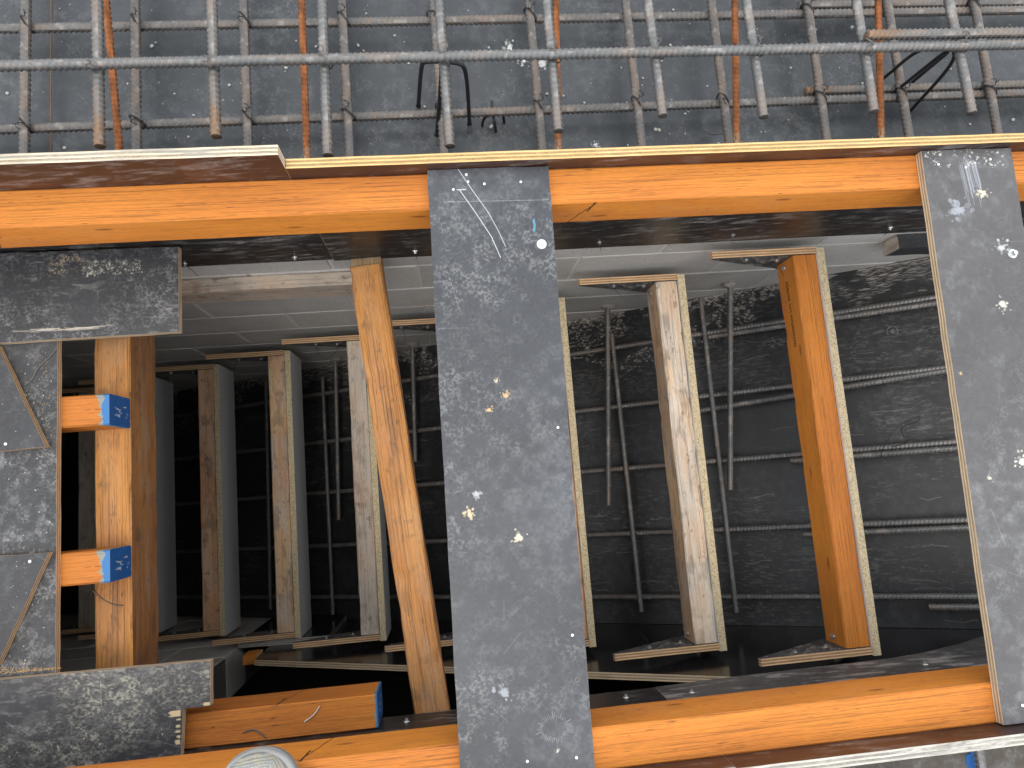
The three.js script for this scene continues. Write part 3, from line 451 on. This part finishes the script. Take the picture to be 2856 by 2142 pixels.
const boardG = (() => { // chipboard, faced with white melamine
  const g = new Geo(), v = (x, y, z) => new THREE.Vector3(x, y, z), h = 0.19, t = 0.019, z0 = -0.52, z1 = 0.48;
  g.slot(0); for (const x of [0, t]) g.quad(v(x, 0, z0), v(x, 0, z1), v(x, -h, z1), v(x, -h, z0), [0, 0], [1, 0], [1, 1], [0, 1], v(x ? 1 : -1, 0, 0));
  g.slot(1); for (const y of [0, -h]) g.quad(v(0, y, z0), v(0, y, z1), v(t, y, z1), v(t, y, z0), [z0 * 2, 0], [z1 * 2, 0], [z1 * 2, 1], [z0 * 2, 1], v(0, y ? -1 : 1, 0));
  for (const z of [z0, z1]) g.quad(v(0, 0, z), v(t, 0, z), v(t, -h, z), v(0, -h, z), [0, 0], [0, 1], [0.38, 1], [0.38, 0], v(0, 0, z > 0 ? 1 : -1));
  return g.build();
})();
const gussetG = [-1, 1].map((s) => sheet([[0, 0], [-0.274, 0], [-0.276, 0.011], [-0.06, 0.118], [0, 0.148]], 0, 0.017, (a, b, t) => new THREE.Vector3(a, -b, s * t), { faceUV: (a, b) => [a / 0.4 + 0.3, b / 0.4] }));
function riser(i, mats, label, o = {}) {
  const g = new THREE.Group(), x = RX - GO * i, D = 1.67 + RI * i;
  part('riser_board', boardG, [MAT.melamine, MAT.chip], g).position.copy(V(x, D, 0));
  const st = part('stud', timber(V(x - 0.031, D + 0.053, -0.5045), V(x - 0.031, D + 0.053, 0.4585), 0.0615, 0.095, { wear: o.wear ?? 0.001, c: 0.0035 }), mats, g, o.studLabel);
  for (const [k, z] of [[0, -0.506], [1, 0.46]]) {
    const q = part('gusset', gussetG[k], [MAT.dustyFilm, MAT.dustyFilm, MAT.plyBrown], g); q.position.copy(V(x - 0.0005, D + 0.001, z));
    const n = k ? -1 : 1, fz = z;
    for (const dx of [-0.17, -0.092]) { const w = part('screw', hexHead, MAT.zinc, q); w.position.set(dx + rr(-0.008, 0.008), -0.026 - (dx + 0.17) * 0.25, 0); w.quaternion.setFromUnitVectors(new THREE.Vector3(0, 1, 0), new THREE.Vector3(rr(-0.1, 0.1), 0.15, n).normalize()); const e = part('swarf', tube([new THREE.Vector3(0, 0, n * 0.003), new THREE.Vector3(rr(-0.01, 0.01), 0.004, n * 0.02), new THREE.Vector3(rr(-0.03, 0.03), 0.01, n * 0.045)], 0.0006, 4), MAT.blackWire, q); e.position.copy(w.position); if (rnd() < 0.35) q.remove(e); }
    const hs = part('screw', hexHead, MAT.zinc, st); hs.position.copy(V(x - 0.0625, D + 0.06, fz + n * 0.019)); hs.quaternion.setFromUnitVectors(new THREE.Vector3(0, 1, 0), new THREE.Vector3(-1, 0.2, n * 0.4).normalize());
  }
  if (o.extra) o.extra(st, x, D);
  return thing(g, 'riser_form', label, 'riser form', { group: 'riser forms of the stair' });
}
function decal(w, h, px, draw, color) {
  const c = document.createElement('canvas'); c.width = px; c.height = Math.round(px * h / w); const g = c.getContext('2d'); g.clearRect(0, 0, c.width, c.height); draw(g, c.width, c.height);
  const t = new THREE.CanvasTexture(c); t.colorSpace = THREE.SRGBColorSpace; t.magFilter = THREE.LinearFilter;
  return M({ map: t, transparent: true, roughness: 0.85 });
}
const nelson = decal(0.2, 0.022, 512, (g, w, h) => { g.fillStyle = 'rgba(25,14,6,0.82)'; g.font = 'bold 40px sans-serif'; g.textBaseline = 'middle'; g.fillText('NelsonPine LVL AS/NZS', 4, h / 2); g.globalCompositeOperation = 'destination-out'; for (let i = 0; i < 900; i++) { g.globalAlpha = rnd() * 0.7; g.fillRect(rnd() * w, rnd() * h, 2, 2); } });
const chalk = decal(0.12, 0.05, 256, (g, w, h) => { g.fillStyle = 'rgba(205,200,190,0.6)'; g.font = '84px sans-serif'; g.textBaseline = 'middle'; g.fillText('380', 30, h / 2); });
{ // stamp on the soffit sheet
  const m = decal(0.12, 0.045, 256, (g, w, h) => { g.strokeStyle = g.fillStyle = 'rgba(150,150,150,0.35)'; g.lineWidth = 6; g.beginPath(); g.arc(42, h / 2, 30, 0, 7); g.stroke(); g.beginPath(); g.arc(42, h / 2, 14, 0, 7); g.fill(); g.font = 'bold 30px sans-serif'; g.fillText('ID. BMP', 92, h / 2 + 34); });
  const form = scene.getObjectByName('soffit_form'), o = part('stamp', new THREE.PlaneGeometry(0.12, 0.045).rotateX(-Math.PI / 2), m, form);
  o.position.copy(sof(1.37, -0.345, 0.0008)).sub(form.position); o.rotation.z = Math.atan(0.6); shade(form);
}
{ // dark scarf joints in the veneers of the beams
  const m = decal(0.06, 0.095, 128, (g, w, h) => { g.strokeStyle = 'rgba(40,22,8,0.9)'; for (const [a, b, k] of [[0.85, 0.2, 3], [0.8, 0.55, 6]]) { g.lineWidth = k; g.beginPath(); g.moveTo(w * a, 0); for (let i = 1; i <= 9; i++) g.lineTo(mix(w * a, w * b, i / 9 * (k > 4 ? 0.45 : 1)) + rr(-3, 3), h * i / 9 * (k > 4 ? 0.45 : 1)); g.stroke(); } });
  const bs = scene.children.filter((c) => c.name.startsWith('formwork_beam') || c.name === 'formwork_timber');
  for (const [b, x, D, z, f] of [[0, 0.268, BEAM + 0.0475, -0.4706, 1], [0, -0.74, BEAM + 0.0475, -0.4706, 1], [1, -0.24, BEAM + 0.0475, 0.4016, -1], [2, -0.35, SHELF_B + 0.0475, 0.4011, -1]]) { const o = part('scarf_joint', new THREE.PlaneGeometry(0.06, 0.093), m, bs[b]); o.position.copy(V(x, D, z)).sub(bs[b].position); if (f < 0) o.rotation.y = Math.PI; shade(bs[b]); }
}
riser(0, MAT.lvl, 'riser form with a bright orange stud, topmost of the flight', {
  wear: 0.0014, extra: (st, x, D) => { const d = part('print', new THREE.PlaneGeometry(0.2, 0.022), nelson, st); d.position.copy(V(x - 0.0632, D + 0.053, -0.375)); d.rotation.set(0, -Math.PI / 2, 0); d.rotateZ(Math.PI); d.rotateZ(0); d.scale.set(1, 1, 1); }
});
riser(1, MAT.pale, 'riser form with a pale cracked weathered stud, second from the top of the flight', { wear: 0.0028 });
riser(2, MAT.brown, 'riser form with a brown stud half hidden under the smooth bridging plank', {});
riser(3, MAT.tan, 'riser form almost covered by the smooth bridging plank', {});
riser(4, MAT.grey, 'riser form with a grey weathered stud behind the slanting strut', { wear: 0.0018 });
riser(5, MAT.tan, 'riser form with a tan stud and white board, next below the grey one', {});
riser(6, MAT.brown, 'riser form with a reddish brown stud and white board beside the short wall', {});
riser(7, MAT.tan, 'riser form whose white board shows behind the heavy stained timber', {});
riser(8, MAT.grey, 'lowest riser form, a dark stud chalked with 380', { extra: (st, x, D) => { const d = part('chalk_mark', new THREE.PlaneGeometry(0.12, 0.05), chalk, st); d.position.copy(V(x - 0.031, D + 0.0045, 0.36)); d.rotation.set(-Math.PI / 2, 0, -Math.PI / 2); } });

// ------------------------------------------------------------ reinforcement
function barGeo(L, r, s = 1, style = 0) { // ribbed bar along +x
  const pitch = 0.0105, st = pitch / 6, n = Math.ceil(L / st), K = 14, g = new THREE.BufferGeometry(), p = [], uv = [], ix = [], no = [];
  for (let i = 0; i <= n; i++) for (let k = 0; k <= K; k++) {
    const x = L * i / n, a = k / K * Math.PI * 2, half = Math.sin(a), ph = x / pitch + (half > 0 ? 0.9 : -0.9 + 0.5) * Math.cos(a) * (style ? 0.35 : 1) * 0.9, rib = Math.pow(0.5 + 0.5 * Math.cos(ph * Math.PI * 2), 3) * sst(0.05, 0.6, Math.abs(half)), lng = Math.abs(half) < 0.2 ? 0.7 : 0;
    const q = r * (0.88 + 0.27 * Math.max(rib, lng * 0.6));
    p.push(x, Math.sin(a + s) * q, Math.cos(a + s) * q); uv.push(x / 1.4, k / K);
  }
  for (let i = 0; i < n; i++) for (let k = 0; k < K; k++) { const a = i * (K + 1) + k, b = a + K + 1; ix.push(a, a + 1, b, b, a + 1, b + 1); }
  for (const [i, f] of [[0, 1], [n, 0]]) { const c = p.length / 3; p.push(L * i / n, 0, 0); uv.push(0.01, 0.5); for (let k = 0; k < K; k++) { const a = i * (K + 1) + k; f ? ix.push(c, a + 1, a) : ix.push(c, a, a + 1); } }
  g.setIndex(ix); g.setAttribute('position', new THREE.Float32BufferAttribute(p, 3)); g.setAttribute('uv', new THREE.Float32BufferAttribute(uv, 2)); g.computeVertexNormals(); return g;
}
const ORD = ['first', 'second', 'third', 'fourth', 'fifth', 'sixth', 'seventh', 'eighth', 'ninth', 'tenth', 'eleventh', 'twelfth', 'thirteenth'];
const barCache = new Map();
function bar(A, B, r, mat, label, group, o = {}) { // from A to B; ends exactly at A
  const L = +A.distanceTo(B).toFixed(2), key = [L, r, o.style || 0, o.s || 0].join(); if (!barCache.has(key)) barCache.set(key, barGeo(L, r, 0.6 + (o.s || 0), o.style));
  const m = new THREE.Mesh(barCache.get(key), mat); m.position.copy(A); m.quaternion.setFromUnitVectors(new THREE.Vector3(1, 0, 0), new THREE.Vector3().subVectors(B, A).normalize());
  return thing(m, 'rebar', label, 'rebar', { group, fix: false });
}
// wire tie round two crossed bars (y = up, bars along x above and z below), as a part of a bar
function tieGeo(s) {
  const q = (x, y, z) => new THREE.Vector3(x, y, z), j = () => rr(-0.0012, 0.0012);
  const loop = [q(-0.011, -0.012, -0.011), q(-0.012, 0.004, -0.008 + j()), q(-0.002, 0.0112 + j(), 0.001), q(0.009, 0.004, 0.011), q(0.011, -0.013, 0.011), q(0.002, -0.027, 0.002)];
  const tw = [], n = 14; for (let i = 0; i < n; i++) { const t = i / (n - 1), a = t * 11 + s; tw.push(q(-0.004 + 0.011 * t + Math.cos(a) * 0.0022, 0.0125 + Math.sin(a) * 0.002 + 0.006 * t, -0.002 - 0.01 * t + Math.cos(a + 1) * 0.0015)); }
  const end = [q(0.006, 0.016, -0.01), q(0.002 + j(), 0.018, -0.016), q(-0.004, 0.014, -0.018)];
  return mergeGeometries([tube(loop, 0.0009, 5, true, 40), tube(loop.map((p) => p.clone().add(q(0.002, 0.0004, -0.0015))), 0.0009, 5, true, 40), tube(tw, 0.0009, 5, false, 40), tube(end, 0.0009, 5)]);
}
const ties = [0, 1, 2].map((s) => tieGeo(s * 2));
function tie(b, x, D, z, mat = MAT.wire) { const t = part('wire_tie', ties[Math.floor(rnd() * 3)], mat, b); b.updateMatrixWorld(); const w = V(x, D, z), iq = b.quaternion.clone().invert(); t.position.copy(w.sub(b.position).applyQuaternion(iq)); t.quaternion.copy(iq).multiply(new THREE.Quaternion().setFromAxisAngle(new THREE.Vector3(0, 1, 0), rr(-0.4, 0.4) + (rnd() < 0.4 ? Math.PI : 0))); shade(b); }
const R16 = 0.0092, R12 = 0.0068;
const U1 = bar(V(-1.5, 1.19, -0.764), V(2.1, 1.19, -0.756), R16, MAT.steel, 'long grey bar of the top mat running along the slab edge', undefined, { s: 0.9 });
bar(V(0.844, 1.187, -0.783), V(2.1, 1.187, -0.775), R16, MAT.steelEnd, 'lapped top bar with a rusty cut end tied beside the long grey bar', undefined, { style: 1 });
const L1 = bar(V(-1.5, 1.385, -0.967), V(2.1, 1.385, -0.966), R16, MAT.steelBrown, 'brown grey bottom mat bar along the deck, farther from the edge form', undefined, {});
const L2 = bar(V(-1.5, 1.385, -0.75), V(2.1, 1.385, -0.768), R16, MAT.steelBrown, 'brown grey bottom mat bar along the deck, close to the edge form', undefined, {});
bar(V(0.836, 1.386, -0.989), V(2.1, 1.386, -0.983), R16, MAT.steelBrown, 'lapped bottom bar tied beside the farther bottom mat bar');
const L2b = bar(V(0.824, 1.386, -0.785), V(2.1, 1.386, -0.787), R16, MAT.steelEnd, 'lapped bottom bar with a rusty end beside the closer bottom mat bar');
bar(V(-1.5, 1.385, -1.18), V(2.1, 1.385, -1.18), R16, MAT.steelBrown, 'brown grey bottom mat bar deep in the deck, third from the edge form');
let count = 0;
for (const [x, d] of [[-0.774, 0.002], [-0.5665, 0.001], [-0.355, 0.002], [-0.1575, 0.001], [0.0305, 0.001], [0.2315, 0.003], [0.44, 0.004], [0.629, 0], [0.8455, -0.003], [1.0315, 0.001], [1.238, -0.002]]) {
  const b = bar(V(x + d * 0.3, 1.367, -0.562), V(x - d, 1.367, -1.86), R16, MAT.steelBrown, ORD[count++] + ' brown grey bottom mat bar square to the edge form, from the deck seam', 'bottom mat bars square to the slab edge');
  if (x > -0.9 && x < 1.4) { tie(b, x, 1.367, -0.75 - 0.018 * (x + 1.5) / 3.6, rnd() < 0.6 ? MAT.blackWire : MAT.wire); if (rnd() < 0.7) tie(b, x, 1.367, -0.967, MAT.blackWire); }
}
const shorts = [[-0.565, -0.562, -0.62], [-0.369, -0.368, -0.631], [-0.175, -0.178, -0.589], [0.037, 0.038, -0.598], [0.238, 0.237, -0.62], [0.432, 0.435, -0.643], [0.626, 0.629, -0.634], [0.848, 0.849, -0.638], [1.04, 1.048, -0.628]];
let nr = 0, nc = 0;
for (const [x0, x1, z] of shorts) {
  const k = (x0 - x1) / (z + 0.885), rusty = x0 < -0.3;
  bar(V(x1, 1.208, z), V(x1 - k * (-1.3), 1.208, z - 1.3), R16, rusty ? MAT.steelEnd : MAT.steel, rusty ? ORD[nr++] + ' rusty ended top mat bar short of the edge form, from the deck seam' : ORD[nc++] + ' clean ended top mat bar short of the edge form, from the rusty ones', rusty ? 'rusty ended top mat bars' : 'clean ended top mat bars', { s: 0.5 });
  if (x0 > -0.7 && x0 < 1.2) tie(U1, x0, 1.192, -0.7625, MAT.wire);
}
count = 0;
for (const [x0, x1] of [[-0.586, -0.562], [-0.228, -0.2305], [0.27, 0.247], [0.642, 0.606], [0.954, 0.911]]) bar(V(x1, 1.3, -0.56), V(x1 + (x0 - x1) / 0.32 * 1.3, 1.3, -1.86), R12, MAT.rust, ORD[count++] + ' thin rust brown starter bar among the grey bars, counted from the deck seam', 'rust brown starter bars', { style: 1 });
bar(V(1.002, 1.41, 0.53), V(1.005, 1.41, 1.5), R16, MAT.steel, 'grey ribbed bar on the deck behind the cement topped edge form');
// stair bars on the soffit
const sb = (x, z, lift) => V(x, 2.745 - 0.6 * x - 0.08 * z - lift, z);
count = 0;
for (const z of [-0.419, -0.214, -0.005, 0.207, 0.407]) bar(sb(-1.75, z, 0.053), sb(1.7, z, 0.053), R16, MAT.steel, ORD[count++] + ' dark ribbed bar running down the stair slope, counted from the block wall', 'sloping stair bars', { s: 0.4 });
count = 0;
for (const [x, z, z2] of [[0.862, -0.405, -0.4], [0.75, -0.166, -0.222], [1.02, 0.013, 0.013], [1.02, 0.231, 0.224], [1.266, 0.434, 0.432]]) bar(sb(x, z, 0.056), sb(1.7, z2, 0.056), R16, MAT.steel, 'dark lapped bar lying beside the ' + ORD[count++] + ' sloping stair bar from the block wall', 'lapped sloping stair bars');
count = 0;
for (const [x0, z0, x1, z1] of [[0.852, -0.537, 0.824, 0.45], [0.583, -0.467, 0.573, 0.453], [-0.509, -0.485, -0.495, 0.472], [-0.783, -0.521, -0.775, 0.459]]) bar(sb(x0, z0, 0.071), sb(x1, z1, 0.071), R12 + 0.0012, MAT.steel, ORD[count++] + ' dark cross bar lying over the sloping stair bars, counted down from the top', 'stair cross bars');
count = 0;
for (const [x0, D, x1, z1] of [[0.906, 2.085, 0.827, 0.085], [0.567, 2.314, 0.504, 0.111], [-0.115, 2.749, -0.131, -0.093], [-0.443, 2.956, -0.46, 0.109]]) {
  const b = bar(V(x1, D, z1), V(x0, D, -0.552), R12 + 0.0018, MAT.steel, ORD[count++] + ' dark starter bar sticking out of the block wall, counted down from the top', 'starter bars out of the block wall');
  const g = new THREE.IcosahedronGeometry(0.021, 2), p = g.attributes.position; for (let i = 0; i < p.count; i++) { const v = new THREE.Vector3().fromBufferAttribute(p, i), k = 0.7 + 0.7 * fbm(v.x * 90 + D * 9, v.y * 90 + v.z * 60, 3, 5); p.setXYZ(i, v.x * k * 0.55, v.y * k, v.z * k * 1.1); } g.computeVertexNormals();
  const o = part('mortar_blob', g, MAT.cement, b); o.position.set(A_len(b) - 0.004, 0, 0); shade(b);
}
function A_len(b) { b.geometry.computeBoundingBox(); return b.geometry.boundingBox.max.x; }
// bar chairs of bent wire with plastic tips
function chair(label, paths, tips, r = 0.0042) {
  const g = new THREE.Group(); for (const p of paths) part('wire_leg', tube(p.map((q) => V(...q)), r, 8, false, 40), MAT.blackWire, g);
  for (const [a, b] of tips) part('plastic_tip', tube([V(...a), V(...b)], r * 1.35, 8), MAT.plastic, g);
  return thing(g, 'bar_chair', label, 'bar chair');
}
chair('tall bent wire chair propping the long grey top bar beside two lapping bars', [[[-0.017, 1.424, -0.79], [-0.003, 1.25, -0.778], [0.001, 1.228, -0.774], [0.012, 1.222, -0.772], [0.06, 1.222, -0.768], [0.072, 1.226, -0.766], [0.078, 1.245, -0.764], [0.09, 1.424, -0.742]], [[0.034, 1.224, -0.772], [0.033, 1.25, -0.765], [0.017, 1.424, -0.716]]], [[[-0.0155, 1.405, -0.789], [-0.017, 1.4295, -0.79]], [[0.0885, 1.405, -0.7445], [0.09, 1.4295, -0.742]], [[0.0185, 1.405, -0.722], [0.017, 1.4295, -0.716]]]);
chair('small bent wire chair under the closer bottom mat bar', [[[0.117, 1.428, -0.752], [0.121, 1.408, -0.757], [0.139, 1.4, -0.765], [0.158, 1.405, -0.766], [0.165, 1.428, -0.757]], [[0.139, 1.402, -0.792], [0.139, 1.401, -0.765], [0.141, 1.405, -0.748], [0.145, 1.428, -0.737]]], [], 0.003);
chair('tall black wire chair splayed under the tied lap of the top bars', [[[1.037, 1.4285, -0.833], [0.99, 1.24, -0.782], [1.0, 1.224, -0.776], [1.045, 1.222, -0.768], [1.052, 1.235, -0.758], [1.087, 1.4285, -0.749]], [[1.024, 1.4285, -0.775], [1.034, 1.24, -0.772], [1.035, 1.226, -0.77]], [[1.106, 1.4285, -0.822], [1.045, 1.24, -0.775], [1.036, 1.226, -0.77]]], [[[0.852, 1.42, -0.655], [0.866, 1.428, -0.69]]].slice(1), 0.0036);

// ------------------------------------------------------------ loose bits
const loose = (label, pts, m, r = 0.0011) => thing(new THREE.Mesh(tube(pts, r, 6, false, 40), m), 'wire_offcut', label, 'wire');
loose('short curled wire offcut lying on the long blue ended timber', [V(-0.434, 1.499, 0.446), V(-0.425, 1.498, 0.4425), V(-0.412, 1.498, 0.4425), V(-0.4, 1.498, 0.45), V(-0.39, 1.499, 0.461)], MAT.wire, 0.0014);
loose('pale straight wire offcut lying on the long blue ended timber', [V(-0.317, 1.499, 0.438), V(-0.3, 1.498, 0.428), V(-0.286, 1.499, 0.412)], MAT.nail, 0.0013);
loose('curved wire offcut resting on the heavy stained timber', [V(-0.758, 1.592, 0.16), V(-0.736, 1.594, 0.181), V(-0.715, 1.594, 0.193), V(-0.697, 1.593, 0.197)], MAT.wire, 0.0011);
loose('long thin wire lying on the speckled platform sheet', [V(-0.768, 1.48, -0.336), V(-0.79, 1.4815, -0.312), V(-0.806, 1.4815, -0.297), V(-0.82, 1.4815, -0.272), V(-0.831, 1.482, -0.262)], MAT.wire, 0.0009);
loose('looped black tie wire tangled on the stair bars near the dusty plank', [V(1.235, 1.93, 0.03), V(1.212, 1.92, 0.016), V(1.221, 1.9, -0.02), V(1.251, 1.89, -0.056), V(1.285, 1.87, -0.075), V(1.304, 1.86, -0.082), V(1.295, 1.86, -0.068), V(1.262, 1.88, -0.058), V(1.262, 1.89, -0.04), V(1.277, 1.89, -0.016), V(1.25, 1.92, -0.004)], MAT.blackWire, 0.0011);
loose('rusty bent wire offcut on the deck under the bottom mat', [V(1.082, 1.4285, -0.77), V(1.09, 1.428, -0.755), V(1.084, 1.4285, -0.735)], MAT.rust, 0.0014);
loose('fine curved wire lying on the bare deck by the edge form', [V(0.605, 1.429, -0.725), V(0.62, 1.4285, -0.715), V(0.655, 1.429, -0.717)], MAT.wire, 0.0008);
{ // cement crumbs on the deck and boards
  const gs = []; const c0 = new THREE.IcosahedronGeometry(1, 0);
  const put = (x, D, z, r) => { const g = c0.clone(), p = g.attributes.position; g.scale(r * rr(0.7, 1.3), r * 0.6, r * rr(0.7, 1.3)); g.rotateY(rnd() * 6); g.translate(x, CAM - D + r * 0.4, z); gs.push(g); };
  for (let i = 0; i < 420; i++) put(rr(-0.9, 1.5), DECK, rr(-1.1, -0.57), Math.pow(rnd(), 3) * 0.0032 + 0.0007);
  for (const [x, z] of [[1.337, -0.724], [0.495, -0.73], [0.503, -0.728], [0.263, -0.82], [0.136, -0.749], [-0.03, -0.9]]) put(x, DECK, z, 0.0045);
  for (let i = 0; i < 60; i++) put(rr(-0.87, -0.78), SHELF, rr(-0.33, 0.28), rr(0.0006, 0.0018));
  thing(new THREE.Mesh(mergeGeometries(gs), MAT.crumb), 'cement_crumbs', 'pale cement crumbs scattered over the deck and boards', 'debris', { kind: 'stuff' });
}
{ // sawdust along the notched board and on the platform sheet
  const gs = [], c0 = new THREE.TetrahedronGeometry(1);
  const put = (x, D, z, r) => { const g = c0.clone(); g.scale(r * rr(0.5, 2.2), r * 0.4, r * rr(0.4, 0.8)); g.rotateY(rnd() * 6); g.translate(x, CAM - D + r * 0.2, z); gs.push(g); };
  for (let i = 0; i < 260; i++) { const t = Math.pow(rnd(), 0.7); put(mix(-0.76, -0.9, t), SHELF, 0.288 - Math.pow(rnd(), 2) * 0.018 * t, rr(0.0008, 0.002)); }
  for (let i = 0; i < 170; i++) put(-0.8 + rr(-1, 1) * rr(0, 0.03), SHELF, rr(-0.34, -0.14), rr(0.0005, 0.0014));
  thing(new THREE.Mesh(mergeGeometries(gs), MAT.plyFresh), 'sawdust', 'yellow sawdust and splinters on the speckled platform sheet', 'debris', { kind: 'stuff' });
}
// ------------------------------------------------------------ the boot toe on the near beam
{
  const g = new THREE.Group(), NS = 40, NA = 30;
  const width = (s) => 0.053 * Math.sqrt(1 - Math.pow(1 - Math.min(1, s / 0.2), 2.2)) * (1 - 0.16 * sst(0.3, 0.55, s)) * (1 - 0.9 * Math.pow(sst(0.85, 1, s), 3));
  const body = (grow, hFun, y0) => { const p = [], uv = [], ix = []; for (let i = 0; i <= NS; i++) { const s = Math.pow(i / NS, 1.5); for (let k = 0; k <= NA; k++) { const a = k / NA * Math.PI, c = Math.cos(a), sn = Math.sin(a), w = width(s) + grow * Math.min(1, s / 0.05); p.push(Math.sign(c) * Math.pow(Math.abs(c), 0.75) * w, y0 + Math.pow(sn, 0.7) * hFun(s), s * 0.3 - grow); uv.push(s * 2, k / NA); } } for (let i = 0; i < NS; i++) for (let k = 0; k < NA; k++) { const a = i * (NA + 1) + k, b = a + NA + 1; ix.push(a, b, a + 1, a + 1, b, b + 1); } const q = new THREE.BufferGeometry(); q.setIndex(ix); q.setAttribute('position', new THREE.Float32BufferAttribute(p, 3)); q.setAttribute('uv', new THREE.Float32BufferAttribute(uv, 2)); q.computeVertexNormals(); return q; };
  const tb = tex(512, 512, 1, 1, (u, v) => { const r = Math.min(u * 2.2, 0.5 - Math.abs(v - 0.5)), ring = fbm(r * 34 + 2.5 * fbm(u * 6, v * 6, 3, 401), 3, 2, 403), n = fbm(u * 14, v * 10, 4, 405), f = fbm(u * 120, v * 120, 2, 407), d = sst(0.45, 0.62, ring), c = sst(0.5, 0.62, n); const k = 0.75 + 0.5 * f; return [mix(0.27, 0.42, d) * k * (1 + 0.12 * c), mix(0.285, 0.425, d) * k * (1 + 0.07 * c), mix(0.285, 0.4, d) * k * (1 - 0.12 * c)]; });
  const upper = mapped(tb, { roughness: 0.85, bumpMap: tb, bumpScale: 0.002 });
  part('upper', body(0, (s) => 0.052 * Math.pow(Math.min(1, s / 0.09), 0.5) + 0.05 * sst(0.28, 0.7, s), 0.02), upper, g);
  part('rubber_rim', body(0.004, (s) => 0.016 * Math.pow(Math.min(1, s / 0.03), 0.5), 0.016), M({ color: new THREE.Color().setRGB(0.36, 0.37, 0.36), roughness: 0.8 }), g);
  const so = new THREE.Shape(); for (let i = 0; i <= 60; i++) { const s = Math.pow((i <= 30 ? i : 60 - i) / 30, 1.5), x = (width(s) + 0.004) * (i <= 30 ? 1 : -1), z = s * 0.3 - 0.004; i ? so.lineTo(x, z) : so.moveTo(x, z); }
  part('sole', new THREE.ExtrudeGeometry(so, { depth: 0.016, bevelEnabled: true, bevelSize: 0.002, bevelThickness: 0.002, bevelSegments: 2 }).rotateX(Math.PI / 2).translate(0, 0.016, 0), M({ color: new THREE.Color().setRGB(0.2, 0.2, 0.2), roughness: 0.9 }), g);
  g.rotation.x = -0.3; g.position.copy(V(-0.31, 1.155, 0.372)); g.rotation.order = 'YXZ'; g.rotation.y = 0.06;
  thing(g, 'boot', 'cement dusted grey boot toe standing on the orange beam', 'boot', { fix: false });
}
renderer.render(scene, camera);
